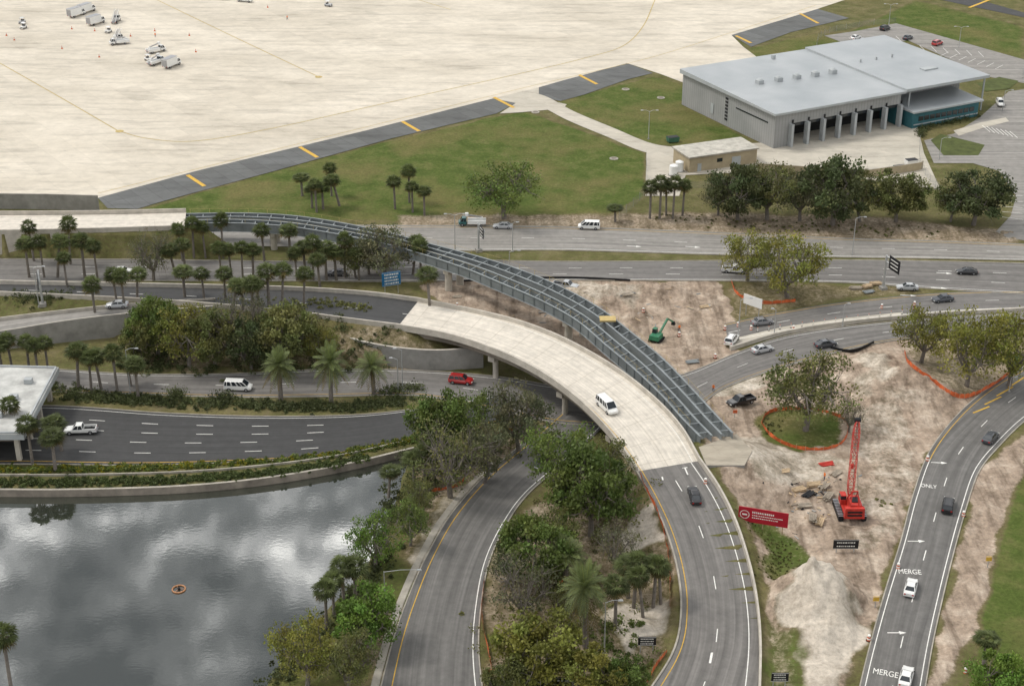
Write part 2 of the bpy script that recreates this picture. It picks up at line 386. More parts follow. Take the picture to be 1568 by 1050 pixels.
flat('lake_water',[(-260,120,-1.2),(20,120,-1.2),(20,330,-1.2),(-260,330,-1.2)],MW,0,True)
# ---------------- palettes
a1,a2=P(240,0),P(490,118); rotA=-math.atan2(a2.y-a1.y,a2.x-a1.x)
MAP=slab('apron_concrete',(.565,.52,.45),rotA,7.6,7.6,.84,.05,.17,.05)
MYD=slab('yard_concrete',(.46,.43,.375),rotA,5,5,.8,.04,.15)
MAS=asphalt('asphalt_grey',(.145,.137,.128)); MAD=asphalt('asphalt_dark',(.042,.042,.042),.15); MAL=asphalt('asphalt_light',(.225,.213,.195))
MAM=asphalt('asphalt_ramp',(.125,.12,.113)); MSH=slab('shoulder_asphalt',(.125,.13,.133),rotA,9,4,.72,.08,.2,.1)
MDK=asphalt('bridge_deck_concrete',(.56,.515,.445),.04)
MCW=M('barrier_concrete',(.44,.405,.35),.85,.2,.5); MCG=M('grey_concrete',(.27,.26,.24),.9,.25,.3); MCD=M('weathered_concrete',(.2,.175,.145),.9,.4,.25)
MKB=M('kerb_concrete',(.33,.305,.26),.9,.3,.4)
MWH=M('white_road_paint',(.72,.71,.67),.7,.2,2); MYE=M('yellow_road_paint',(.55,.34,.05),.7,.25,2); MYP=M('faded_yellow_paint',(.44,.34,.14),.8,.3,1)
MST=M('galvanised_steel_girder',(.2,.22,.225),.5,.2,.3,.1,.4); MSD=M('girder_bracing_steel',(.16,.175,.18),.55,.2,.3,.1)
MPO=M('pole_aluminium',(.45,.46,.46),.4,.1,1,.5); MBK=M('black_sign_paint',(.012,.012,.014),.5,.2,1)
MRD=M('crane_red_paint',(.42,.035,.025),.5,.35,1); MOR=M('orange_fence_mesh',(.55,.12,.04),.75,.45,.8)
MWD=M('lumber',(.4,.3,.19),.85,.4,1); MRB=M('rubber',(.015,.015,.016),.9,.1,2); MGL=M('dark_glass',(.02,.025,.03),.12,.1,1,0,.6)
MWP=M('white_vehicle_paint',(.72,.72,.7),.35,.05,1,0,.5,.4)
# ---------------- surfaces
flat('airport_apron',[(-900,297),(-100,301),(150,303),(300,262),(560,200),(760,150),(825,134),(960,97),(1010,113),(1050,128),(1090,118),(1170,96),(1138,72),(1120,54),(1200,30),(1252,14),(1330,-12),(1500,-60),(1700,-150),(1500,-260),(-1500,-260)],MAP,.05)
flat('apron_shoulder',[(150,303),(300,262),(560,200),(755,151),(790,158),(760,174),(600,212),(420,262),(250,308),(210,320),(165,319)],MSH,.07)
flat('apron_shoulder',[(825,134),(860,124),(960,97),(1000,112),(960,122),(895,145),(858,155),(825,148)],MSH,.075)
flat('apron_shoulder',[(1120,54),(1200,30),(1252,14),(1300,28),(1210,50),(1150,72)],MSH,.072)
flat('concrete_pavement',[(755,151),(825,134),(826,150),(868,160),(862,166),(800,172),(765,174),(790,158)],MYD,.062)
flat('service_road',[(1440,0),(1470,-8),(1640,40),(1640,50),(1568,27)],MAD,.06)
flat('station_yard',[(990,234),(1045,226),(1175,218),(1360,185),(1405,193),(1415,235),(1440,290),(1330,275),(1180,262),(1050,268),(1040,300),(988,300)],MYD,.07)
flat('parking_lot',[(1262,55),(1310,48),(1372,36),(1640,112),(1640,140),(1515,118),(1390,62),(1325,78)],MAL,.06)
flat('side_street',[(1500,180),(1545,140),(1640,128),(1640,380),(1520,360),(1548,330),(1556,300),(1530,262),(1490,250),(1430,250),(1415,215),(1460,205)],MAL,.055)
MLN=M('lawn',(.07,.085,.025),.95,.35,.4)
flat('grass_island',[(1440,205),(1480,215),(1508,222),(1498,238),(1445,238),(1425,215)],MLN,.09)
flat('grass_island',[(1496,128),(1530,118),(1560,124),(1545,136),(1510,140)],MLN,.09)
flat('footpath',[(1460,200),(1500,188),(1540,180),(1545,186),(1505,196),(1468,208)],MYD,.095)
cart.surf('footpath',MYD,.08)
r1.surf('road',MAL,.06); r2.surf('road',MAS,.065); r3.surf('road',MAS,.07); r4.surf('road',MAS,.07); rB.surf('road',MAD,.078)
rL.surf('road',MAM,.084); r5.surf('road',MAM,.08); ramp_.surf('road',MAS,.06); appr.surf('road',MAD,.06)
flat('concrete_pavement',[(1115,520),(1200,500),(1300,486),(1380,478),(1390,484),(1300,497),(1200,512),(1120,536)],MYD,.085)
# ---------------- paint
mk=MB()
r1.line(mk,.5,.15,MWH,3,9,a=.3); r1.line(mk,.06,.15,MYE,a=.25); r1.line(mk,.95,.15,MWH,a=.3)
r2.line(mk,.35,.15,MWH,3,9); r2.line(mk,.68,.15,MWH,3,9); r2.line(mk,.95,.15,MWH,a=.35)
r3.line(mk,.5,.15,MWH,3,9,dz=.09); r3.line(mk,.93,.15,MWH,dz=.09); r3.line(mk,.07,.15,MYE,dz=.09)
r4.line(mk,.5,.15,MWH,3,9,dz=.09); r4.line(mk,.06,.12,MWH,dz=.09); r4.line(mk,.93,.12,MYE,dz=.09)
for t in (.22,.4,.58,.78): rB.line(mk,t,.15,MWH,3,7,dz=.095,a=.08,b=.72,phase={.22:0,.4:1,.58:0,.78:2}[t])
rB.line(mk,.96,.15,MYE,dz=.095); rB.line(mk,.04,.12,MWH,dz=.095)
rL.line(mk,.1,.15,MYE,dz=.1); rL.line(mk,.94,.15,MWH,dz=.1)
r5.line(mk,.07,.15,MYE,dz=.1,b=.45); r5.line(mk,.07,.15,MWH,dz=.1,a=.45); r5.line(mk,.93,.15,MWH,dz=.1); r5.line(mk,.5,.15,MWH,3,9,dz=.1)
ramp_.line(mk,.13,.15,MWH); ramp_.line(mk,.92,.15,MYE); ramp_.line(mk,.52,.15,MWH,3,9,phase=4)
deck.line(mk,.1,.12,MWH,dz=.1); deck.line(mk,.93,.12,MYE,dz=.1)
appr.line(mk,.5,.15,MWH,3,9,dz=.09); appr.line(mk,.94,.12,MYE,dz=.09)
def bar(u0,v0,u1,v1,w,m,z=.1):
    p,q=P(u0,v0,z),P(u1,v1,z); d=(q-p).normalized(); r=Vector((-d.y,d.x,0))*w/2; mk.add([p-r,p+r,q+r,q-r],[(3,2,1,0)],m)
for b in ((287,268,313,285),(459,225,486,241),(616,186,642,201),(756,149,787,165),(887,115,914,129),(1225,21,1253,36),(1127,55,1150,66),(1484,12,1515,0)): bar(*b,1.1,MYE)
for k in range(12): bar(1300+k*18,58-k*.6+ (k*4.2 if k>4 else 0)*.6,1308+k*18,66-k*.6+(k*4.2 if k>4 else 0)*.6,.14,MWH)
for k in range(7): bar(1504+k*7,192+k*1.5,1516+k*7,202+k*1.5,.2,MWH); bar(1440+k*14,86+k*3.3,1452+k*14,80+k*3.3,.14,MWH)
for k in range(5): bar(1540-k*2,300+k*8,1566,300+k*9,.14,MWH)
def pline(px,w,m,z=.09):
    pts=cat([P(u,v,z) for u,v in px],len(px)*8); 
    for i in range(len(pts)-1):
        p,q=Vector(pts[i]),Vector(pts[i+1]); d=(q-p).normalized(); r=Vector((-d.y,d.x,0))*w/2; mk.add([p-r,p+r,q+r,q-r],[(3,2,1,0)],m)
pline([(0,97),(90,148),(180,200)],.35,MYP); pline([(180,200),(225,212),(300,216),(420,196),(600,156),(800,112),(900,88),(955,70),(985,40),(1003,0)],.35,MYP)
pline([(240,0),(365,60),(488,118)],.35,MYP); pline([(640,0),(690,15)],.35,MYP)
pline([(150,296),(450,222),(760,145),(830,128),(990,90),(1120,50),(1250,8)],.25,MYP)
for u,v in ((183,201),(488,118)):
    p=P(u,v,.1); mk.cyl(p,p+Vector((0,0,.02)),1.2,1.2,12,MYP)
def arrow(u,v,du,dv,surf=None,s=1.0,bend=0):
    p=surf.on(u,v,.1) if surf else P(u,v,.1); q=P(u+du,v+dv,p.z); d=(q-p); d.z=0; d.normalize(); r=Vector((d.y,-d.x,0))
    def T(x,y): return p+r*x*s+d*y*s
    mk.add([T(-.12,-1.6),T(.12,-1.6),T(.12,.6),T(-.12,.6)],[(0,1,2,3)],MWH); mk.add([T(-.5,.6),T(.5,.6),T(0,1.9)],[(0,1,2)],MWH)
    if bend: mk.add([T(.12*bend,-.6),T(1.3*bend,.2),T(1.3*bend,.5),T(.12*bend,-.2)],[(0,1,2,3)],MWH)
arrow(1013,727,-4,-14,ramp_); arrow(1050,719,-6,-14,ramp_); 
for u,v,du,dv in ((1437,708,20,1),(1402,828,20,0),(1372,968,20,0)): arrow(u,v,du,dv,r5,.8)
for u,v in ((1445,418),(1390,452),(1437,441),(1060,378),(970,377)): arrow(u,v,15,1)
arrow(1090,1000,4,-20,ramp_,1.4)
for k in range(4): bar(1490+k*18,632-k*13,1515+k*18,622-k*15,.35,MYE,.11)
mk.obj('road_markings')
def text(s_,u,v,u2,v2,size,surf):
    c=bpy.data.curves.new('t','FONT'); c.body=s_; c.align_x='CENTER'; c.align_y='CENTER'; c.size=size
    o=bpy.data.objects.new('t',c); col.objects.link(o); dg=bpy.context.evaluated_depsgraph_get()
    me=bpy.data.meshes.new_from_object(o.evaluated_get(dg)); bpy.data.objects.remove(o); me.materials.clear(); me.materials.append(MWH)
    p=surf.on(u,v,.1); q=P(u2,v2,p.z); return place(me,'road_lettering',p,math.atan2(q.y-p.y,q.x-p.x),None,(1,1.6,1))
text('MERGE',1393,875,1413,876,1.15,r5); text('MERGE',1356,1030,1376,1034,1.15,r5); text('ONLY',1422,744,1440,746,1.0,r5)
# joints on deck
jm=MB(); MJ=M('deck_joint',(.38,.34,.28),.9,.2,1)
d=3.0
while d<deck.len:
    p,r=deck.at(d,0.03); q,_=deck.at(d,.97); t=deck.dir(d)*.04; z=Vector((0,0,.085))
    jm.add([p-t+z,q-t+z,q+t+z,p+t+z],[(0,1,2,3)],MJ); d+=6.1
deck.line(jm,.5,.07,MJ,dz=.087)
jm.obj('deck_joints')
# ---------------- kerbs
kb=MB()
for r,a_,b_ in ((rB,0,.82),(r4,0,1),(rL,.14,1),(r5,0,1)): 
    for t,o in ((0,-.12),(1,.12)): r.wall(kb,t,o,.24,.15,MKB,a=a_,b=b_)
for t,o in ((0,-.15),(1,.15)): r1.wall(kb,t,o,.3,.17,MKB,a=.25)
r2.wall(kb,0,-.15,.3,.17,MKB); r2.wall(kb,1,.15,.3,.17,MKB)
rL.wall(kb,0,-1.0,1.2,.1,MKB,a=.25); cart.wall(kb,0,-.1,.2,.1,MKB)
kb.obj('kerbs')
def wallpx(mb,px,h,w,m,z0=0,mt=None,z=0,n=None):
    pts=cat([P(u,v,z) for u,v in px],n or len(px)*8)
    vs=[];fs=[];ft=[]
    for i in range(len(pts)):
        t=pts[min(i+1,len(pts)-1)]-pts[max(i-1,0)]; t/=np.linalg.norm(t)+1e-9; r=np.array((t[1],-t[0],0))*w/2
        p=pts[i]
        vs+=[p-r+(0,0,z0),p-r+(0,0,h),p+r+(0,0,h),p+r+(0,0,z0)]
    for j in range(len(pts)-1):
        o=4*j; fs+=[(o,o+1,o+5,o+4),(o+2,o+3,o+7,o+6)]; ft.append((o+1,o+2,o+6,o+5))
    e=4*(len(pts)-1); fs+=[(0,3,2,1),(e,e+1,e+2,e+3)]
    mb.add(vs,fs,m); mb.add(vs,ft,mt or m)
w=MB(); wallpx(w,[(-100,749),(0,750),(110,750),(270,745),(400,733),(520,713),(634,686)],.2,.5,MCD,-2.6,MKB); w.obj('lake_seawall')
w=MB(); wallpx(w,[(-100,727),(0,728),(110,728),(270,724),(400,714),(520,698),(640,672)],.35,.25,MKB,-.1); w.obj('concrete_kerb_wall')
w=MB(); wallpx(w,[(-150,302),(0,302),(80,303),(150,305)],1.0,.4,MCG,-3.2,MKB,z=3); w.obj('airfield_wall')
eroad.surf('elevated_road',MDK,.06)
w=MB(); eroad.wall(w,1,.3,.5,1.0,MCW,z0=-6.2); eroad.wall(w,0,-.3,.4,1.0,MCW,z0=-1.5)
w.obj('retaining_wall')
rC=Road([(-120,508),(0,492),(100,480),(200,470),(330,462)],[(-120,528),(0,512),(100,496),(200,484),(330,473)],[2.6,3.2,3.8,4.3,4.8])
rC.surf('ramp_road',MAL,.08); w=MB(); rC.wall(w,1,.25,.35,.9,MCG,z0=-5.2,mt=MCW); rC.wall(w,0,-.2,.3,.8,MCW,z0=-3); w.obj('retaining_wall')
w=MB(); wallpx(w,[(525,542),(560,553),(610,562),(670,566),(740,562)],4.4,.5,MCG,-.2,MCW); w.obj('abutment_wall')
# ---------------- bridge deck with slab, fascia girders, barriers, piers
def bridge_slab(r,name,mat):
    e=bpy.data.objects.new(name,None); col.objects.link(e)
    o=r.surf('deck_surface',mat,.07); o.parent=e
    mb=MB()
    vs=[];fs=[]
    for i in range(r.n):
        for t,dz in ((0,.06),(0,-.35),(1,-.35),(1,.06)):
            p=r.L[i]*(1-t)+r.R[i]*t; vs.append((p[0],p[1],p[2]+dz))
    for i in range(r.n-1):
        o=4*i; fs+=[(o,o+1,o+5,o+4),(o+1,o+2,o+6,o+5),(o+2,o+3,o+7,o+6)]
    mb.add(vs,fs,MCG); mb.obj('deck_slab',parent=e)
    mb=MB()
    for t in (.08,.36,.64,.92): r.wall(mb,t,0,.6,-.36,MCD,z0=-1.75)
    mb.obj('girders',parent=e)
    mb=MB()
    r.wall(mb,0,.0,.42,.95,MCW,z0=-.4); r.wall(mb,1,0,.42,.95,MCW,z0=-.4)
    mb.obj('parapets',parent=e)
    return e
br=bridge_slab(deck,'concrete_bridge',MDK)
def pier(mb,r,f,cw=.55,ts=(.2,.8),drop=1.75):
    d=f*r.len
    for t in ts:
        p,_=r.at(d,t); top=p.z-drop-1.0; mb.cyl((p.x,p.y,-.3),(p.x,p.y,top),cw,cw,16,MCW)
    a,_=r.at(d,.05); b,_=r.at(d,.95); a.z-=drop+.5; b.z=a.z; mb.beam(a,b,1.3,1.0,MCW)
mb=MB()
for f in (.3,.56,.8): pier(mb,deck,f)
mb.obj('piers',parent=br)
def abut(r,f,name,wid=1.2,par=None,drop=.3):
    mb=MB(); a,_=r.at(f*r.len,-.04); b,_=r.at(f*r.len,1.04); t=r.dir(f*r.len)*wid/2
    vs=[]
    for z in (-.3,a.z-drop):
        for q in (a-t,b-t,b+t,a+t): vs.append((q.x,q.y,z))
    mb.add(vs,[(0,1,5,4),(1,2,6,5),(2,3,7,6),(3,0,4,7),(4,5,6,7)],MCG); mb.obj(name,parent=par)
abut(deck,0.01,'abutment_start',par=br,drop=1.0); abut(deck,.985,'abutment_end',par=br,drop=1.0)
w=MB(); ramp_.wall(w,0,.0,.42,.95,MCW,z0=-.9); ramp_.wall(w,1,0,.36,.25,MKB,z0=-.9); w.obj('concrete_barrier')
w=MB(); appr.wall(w,0,0,.42,.95,MCW,z0=-6); appr.wall(w,1,0,.42,.95,MCW,z0=-1.5); w.obj('concrete_barrier')
w=MB(); wallpx(w,[(1700,464),(1568,476),(1440,483),(1300,496),(1200,512),(1118,536)],.85,.5,MCW,-.1); w.obj('concrete_barrier')
# ---------------- steel girder bridge: two box girders with internal frames
sb=bpy.data.objects.new('steel_girder_bridge',None); col.objects.link(sb)
mb=MB(); ts=(.05,.36,.64,.95)
for t in ts:
    steel.wall(mb,t,0,.05,-.04,MST,z0=-2.1)
    steel.wall(mb,t,0,.42,0,MST,z0=-.05)
    steel.wall(mb,t,0,.5,-2.1,MST,z0=-2.16)
for i0,i1 in ((0,1),(2,3)):
    a0,a1=ts[i0],ts[i1]; vs=[];fs=[]
    for i in range(steel.n):
        for t in (a0,a1):
            p=steel.L[i]*(1-t)+steel.R[i]*t; vs.append((p[0],p[1],p[2]-2.05))
    for i in range(steel.n-1): fs.append((2*i,2*i+1,2*i+3,2*i+2))
    mb.add(vs,fs,MSD)
mb.obj('girders',parent=sb)
mb=MB(); d=.8; kk=0
while d<steel.len:
    zt=Vector((0,0,-.3)); zb=Vector((0,0,-1.85))
    for i in (0,2):
        a,_=steel.at(d,ts[i]); b,_=steel.at(d,ts[i+1])
        mb.beam(a+zt,b+zt,.22,.22,MST); mb.beam(a+zt,(a+b)/2+zb,.1,.12,MST); mb.beam((a+b)/2+zb,b+zt,.1,.12,MST)
    if kk%3==0:
        a,_=steel.at(d,ts[1]); b,_=steel.at(d,ts[2]); mb.beam(a+zt,b+zt,.2,.25,MST); mb.beam(a+zb,b+zb,.2,.25,MSD)
    a,r=steel.at(d,ts[-1]); a=a+r*.1; mb.beam(a+Vector((0,0,-.1)),a+Vector((0,0,-2.0)),.1,.16,MST)
    d+=3.2; kk+=1
mb.obj('cross_frames',parent=sb)
mb=MB(); 
for t in (.05,.95):
    d=1.0; prev=None
    while d<steel.len:
        a,_=steel.at(d,t); mb.cyl(a,a+Vector((0,0,1.1)),.035,.035,5,MYP)
        if prev is not None: mb.beam(prev,a+Vector((0,0,1.08)),.025,.025,MYP)
        prev=a+Vector((0,0,1.08)); d+=4.5
mb.obj('safety_line',parent=sb)
mb=MB()
for f in (.13,.3,.435,.66,.84): pier(mb,steel,f,.8,(.2,.8),2.2)
mb.obj('piers',parent=sb)
abut(steel,.004,'abutment_west',2.0,sb,2.2); abut(steel,.995,'abutment_east',2.2,sb,2.2)
mb=MB(); 
p,_=steel.at(steel.len*.715,.25); mb.box((p.x,p.y,p.z+.2),(3.2,2.2,.3),M('yellow_form_board',(.46,.35,.15),.8,.2,1))
mb.obj('work_platform',parent=sb)
pp=[P(u,v,5.15) for u,v in PADpx]
mb=MB(); k=len(pp); vs=[tuple(p) for p in pp]+[(p.x,p.y,2.0) for p in pp]
mb.add(vs,[tuple(range(k))],slab('pad_concrete',(.42,.38,.32),rotA,3,3)); mb.add(vs,[(i,(i+1)%k,k+(i+1)%k,k+i) for i in range(k)],MCG); mb.obj('abutment_slab')
# ---------------- hangar building
O=P(1188,175,10); O.z=0; ex=(P(1512,118,10)-P(1188,175,10)); ex.z=0; ex.normalize(); ang=math.atan2(ex.y,ex.x)
m,n,bs=nt('ribbed_metal_wall'); v=coords(n,'Object'); wv=N(n,'ShaderNodeTexWave'); wv.bands_direction='DIAGONAL'; wv.inputs['Scale'].default_value=.6; n.links.new(mapping(n,v,(1,1,0)),wv.inputs['Vector'])
n.links.new(mix(n,1,ramp(n,noise(n,.15,4,v),[(.3,(.25,.255,.25)),(.7,(.31,.31,.305))]),ramp(n,wv.outputs['Fac'],[(0,.85),(.3,1)]),'MULTIPLY'),bs.inputs['Base Color']); bs.inputs['Roughness'].default_value=.6; MWL=m
m,n,bs=nt('standing_seam_roof'); v=coords(n,'Object')
wv=N(n,'ShaderNodeTexWave'); wv.inputs['Scale'].default_value=.45; n.links.new(v,wv.inputs['Vector'])
a=mix(n,1,ramp(n,noise(n,.08,5,v),[(.3,(.3,.325,.34)),(.7,(.4,.42,.43))]),ramp(n,wv.outputs['Fac'],[(0,.86),(.3,1)]),'MULTIPLY')
n.links.new(a,bs.inputs['Base Color']); bs.inputs['Roughness'].default_value=.45; bs.inputs['Metallic'].default_value=.2; MRF=m
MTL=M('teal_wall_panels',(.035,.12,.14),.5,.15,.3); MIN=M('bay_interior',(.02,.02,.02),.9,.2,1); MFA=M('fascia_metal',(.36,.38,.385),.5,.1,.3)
bd=bpy.data.objects.new('aircraft_service_building',None); bd.location=O; bd.rotation_euler=(0,0,ang); col.objects.link(bd)
def quadprism(mb,x0,x1,y0,y1,z0,zf,zb,m,mt):
    vs=[(x0,y0,z0),(x1,y0,z0),(x1,y1,z0),(x0,y1,z0),(x0,y0,zf),(x1,y0,zf),(x1,y1,zb),(x0,y1,zb)]
    mb.add(vs,[(0,1,5,4),(1,2,6,5),(2,3,7,6),(3,0,4,7),(3,2,1,0)],m); mb.add(vs,[(4,5,6,7)],mt)
mb=MB()
quadprism(mb,0.3,.7,.8,45.7,0,9.6,9.6,MWL,MWL); quadprism(mb,.7,74,45.2,45.7,0,9.6,9.6,MWL,MWL)
quadprism(mb,44,74,9,9.4,0,9.8,9.8,MWL,MWL); quadprism(mb,73.6,74,9.4,45.2,0,9.6,9.6,MWL,MWL); quadprism(mb,43.6,44,.8,9.0,0,9.6,9.6,MTL,MTL)
quadprism(mb,.3,44,.4,.8,6.4,9.6,9.6,MWL,MWL)
quadprism(mb,.3,5.5,.4,.8,0,6.4,6.4,MWL,MWL)
mb.obj('walls',parent=bd)
mb=MB(); bw=(43.6-5.5)/7
for i in range(8):
    x=5.5+bw*i; mb.box((x,-.2,3.2),(.8,1.6,6.4),MFA)
    mb.box((x+.75,.3,6.9),(.5,.18,.9),MBK)
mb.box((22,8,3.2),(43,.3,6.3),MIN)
for i in range(7):
    x=5.5+bw*(i+.5); mb.box((x,.75,5.9),(bw-1.2,.12,.9),MGL)
mb.box((22,4,.07),(42.5,7.5,.06),MYD)
mb.obj('garage_bays',parent=bd)
mb=MB(); quadprism(mb,-.6,45,-.6,46.2,9.6,10.2,10.9,MFA,MRF); quadprism(mb,45.02,76,-.6,46.2,9.9,10.7,11.5,MFA,MRF)
mb.obj('roof',parent=bd)
mb=MB(); 
for (u,v_) in ((1163,128),(1192,124),(1220,120),(1248,116),(1275,112)):
    p=P(u,v_,10.6)-O; lx=p.x*math.cos(ang)+p.y*math.sin(ang); ly=-p.x*math.sin(ang)+p.y*math.cos(ang)
    mb.box((lx,ly,11.1),(1.8,1.8,1.1),MFA); mb.cyl((lx,ly,11.66),(lx,ly,12.1),1.0,.5,10,MFA)
mb.box((64,12,11.0),(5,2.4,.5),MFA); mb.box((30,42,11.4),(1,1,1.4),MFA)
for x in (50,56,62): mb.cyl((x,26,11.0),(x,26,12.1),.3,.3,8,MFA)
mb.obj('roof_ventilators',parent=bd)
mb=MB()
mb.box((.22,11,6.6),(.12,15,.35),MGL); mb.box((.2,30,3.2),(.1,1.4,3.0),MFA)
for z in range(2,9): mb.box((.2,23,z),(.14,1.2,.55),MIN)
for x in (47,75): mb.cyl((x,.3,0),(x,.3,9.9),.25,.25,8,MFA)
mb.obj('side_windows',parent=bd)
mb=MB(); quadprism(mb,45.4,70,-3.8,8.9,0,4.6,4.6,MTL,MTL); quadprism(mb,45,71,-4.6,8.8,4.62,5.1,5.6,MFA,MRF)
for i in range(10): mb.box((48.5+i*2.1,-3.85,2.6),(1.7,.12,1.3),MGL)
mb.box((58,-3.84,1.0),(24,.1,.3),MFA)
mb.obj('office_wing',parent=bd)
MBG=M('beige_block',(.36,.3,.2),.85,.15,.4); MRT=M('flat_roof_gravel',(.42,.4,.35),.9,.3,.5)
c0=P(1055,265);c1=P(1158,250); e=(c1-c0); L_=e.length; aa=math.atan2(e.y,e.x)
sb2=bpy.data.objects.new('beige_utility_building',None); sb2.location=(c0.x,c0.y,0); sb2.rotation_euler=(0,0,aa); col.objects.link(sb2)
mb=MB(); quadprism(mb,0,L_,0,9,0,4,4,MBG,MBG); mb.obj('walls',parent=sb2)
mb=MB(); quadprism(mb,-.4,L_+.4,-.4,9.4,4.003,4.4,4.4,MKB,MRT); mb.obj('roof',parent=sb2)
mb=MB(); mb.box((3,-.04,1.1),(1.1,.1,2.2),MFA); mb.box((9,-.04,2.4),(1.6,.1,1),MGL); mb.box((14,-.04,1.4),(2.6,.1,2.7),MFA); mb.obj('door_and_window',parent=sb2)
w=MB(); wallpx(w,[(1330,272),(1400,262),(1412,258)],2.2,.3,MBG,0,MKB); wallpx(w,[(1160,262),(1250,268),(1330,272)],2.2,.3,MBG,0,MKB); w.obj('block_wall')
def tank(u,v):
    mb=MB(); mb.cyl((0,0,0),(0,0,2.6),1.1,1.1,16,MWP); mb.cyl((0,0,2.6),(0,0,3.0),1.1,.3,16,MWP); mb.cyl((0,0,-.05),(0,0,.15),1.4,1.4,16,MCG); mb.obj('storage_tank',P(u,v,.08))
tank(1031,268); tank(1040,262)
def dumpster(u,v,c):
    mb=MB(); mb.box((0,0,.75),(3,1.8,1.3),c,0,(1.1,1.15)); mb.box((0,0,1.44),(3.1,1.9,.08),MBK)
    for x in (-1.2,1.2): mb.box((x,0,.06),(.2,1.8,.14),MRB)
    mb.obj('dumpster',P(u,v,.08),.3)
dumpster(1030,217,M('green_bin',(.05,.13,.08))); dumpster(1378,262,M('green_bin',(.05,.13,.08))); dumpster(1395,252,MWP)
for u,v in ((958,137),(940,243),(820,172),(1012,150)):
    mb=MB(); mb.cyl((0,0,-.05),(0,0,.12),1.2,1.2,16,MKB); mb.cyl((0,0,.12),(0,0,.2),.7,.7,12,MCD); mb.obj('manhole',P(u,v,.02))
# toll canopy at left
tb=bpy.data.objects.new('toll_canopy_building',None); col.objects.link(tb)
zt=6.2; cps=[P(-160,556,zt),P(90,562,zt),P(36,665,zt),P(-190,665,zt)]
mb=MB(); vs=[tuple(p) for p in cps]+[(p.x,p.y,zt-1.1) for p in cps]
mb.add(vs,[(0,3,2,1)],M('membrane_roof',(.42,.42,.4),.8,.45,.15)); mb.add(vs,[(i,(i+1)%4,4+(i+1)%4,4+i) for i in range(4)],MFA); mb.add(vs,[(4,5,6,7)],MCG)
mb.obj('roof',parent=tb); mb=MB()
cc=sum(cps,Vector((0,0,0)))/4
ins=[cc+(p-cc)*.97 for p in cps]
for i in range(4):
    a,b=ins[i],ins[(i+1)%4]; mb.beam(Vector((a.x,a.y,zt+.15)),Vector((b.x,b.y,zt+.15)),.3,.35,MFA)
for k in range(3): q=cps[1].lerp(cps[2],.25+.25*k)+Vector((-4-k,0,0)); mb.box((q.x,q.y,zt+.5),(1.4,1.2,.9),MFA)
mb.obj('parapet_and_rooftop_units',parent=tb); mb=MB()
ins=[cc+(p-cc)*.86 for p in cps]
for i in range(4):
    a,b=ins[i],ins[(i+1)%4]
    for f in (0,.33,.66): q=a.lerp(b,f); mb.box((q.x,q.y,2.5),(.8,.8,5.1),MCW)
q=cc.copy(); mb.box((q.x,q.y,2.5),((cps[1].x-cps[0].x)*.6,10,5.1),MCD)
for k in range(9): mb.box((q.x-14+3.4*k,q.y-5.05,2.8),(2.2,.1,1.6),MGL)
mb.obj('columns_and_booths',parent=tb)
# ---------------- vehicles
CC={}
def paint_m(c): 
    k='vehicle_paint_%02x%02x%02x'%tuple(int(x*255) for x in c)
    return M(k,c,.3,.05,1,.1,.5,.5)
MLR=M('tail_lamp',(.4,.01,.01),.3,.1,1); MLW=M('head_lamp',(.7,.7,.65),.2,.1,1); MHB=M('wheel_hub',(.35,.35,.36),.4,.1,1,.5)
def loft(mb,secs,m):
    vs=[];k=10
    for x,hb,ht,z0,z1 in secs:
        zm=z0+(z1-z0)*.55
        vs+=[(x,-hb*.92,z0),(x,-hb,z0+.12),(x,-hb,zm),(x,-ht,z1-.04),(x,-ht*.9,z1),(x,ht*.9,z1),(x,ht,z1-.04),(x,hb,zm),(x,hb,z0+.12),(x,hb*.92,z0)]
    n_=len(secs)
    for i in range(n_-1):
        fs=[(i*k+j,i*k+(j+1)%k,(i+1)*k+(j+1)%k,(i+1)*k+j) for j in range(k)]
        mb.add(vs,fs,m)
    mb.add(vs,[tuple(range(k))[::-1],tuple(range((n_-1)*k,n_*k))],m)
def house(mb,xb0,xb1,xt0,xt1,hb,ht,z0,z1,pm,pillars=()):
    vs=[(xb0,-hb,z0),(xb1,-hb,z0),(xb1,hb,z0),(xb0,hb,z0),(xt0,-ht,z1),(xt1,-ht,z1),(xt1,ht,z1),(xt0,ht,z1)]
    mb.add(vs,[(0,1,5,4),(1,2,6,5),(2,3,7,6),(3,0,4,7)],MGL)
    r=.06; vt=[(xt0-.04,-ht-.02,z1),(xt1+.04,-ht-.02,z1),(xt1+.04,ht+.02,z1),(xt0-.04,ht+.02,z1),(xt0+.12,-ht+.1,z1+r),(xt1-.12,-ht+.1,z1+r),(xt1-.12,ht-.1,z1+r),(xt0+.12,ht-.1,z1+r)]
    mb.add(vt,[(0,1,5,4),(1,2,6,5),(2,3,7,6),(3,0,4,7),(4,5,6,7)],pm)
    for sy in (-1,1):
        mb.beam((xb0,sy*hb,z0),(xt0,sy*ht,z1+.02),.1,.1,pm); mb.beam((xb1,sy*hb,z0),(xt1,sy*ht,z1+.02),.1,.1,pm)
        for f in pillars:
            mb.beam((xb0+(xb1-xb0)*f,sy*(hb+.01),z0),(xt0+(xt1-xt0)*f,sy*(ht+.01),z1),.1,.06,pm)
def wheels(mb,xsx,hw,r=.34,wd=.24):
    for x in xsx:
        for sy in (-1,1):
            mb.cyl((x,sy*(hw-wd),r),(x,sy*(hw+.01),r),r,r,14,MRB); mb.cyl((x,sy*(hw+.012),r),(x,sy*(hw+.03),r),r*.55,r*.55,10,MHB)
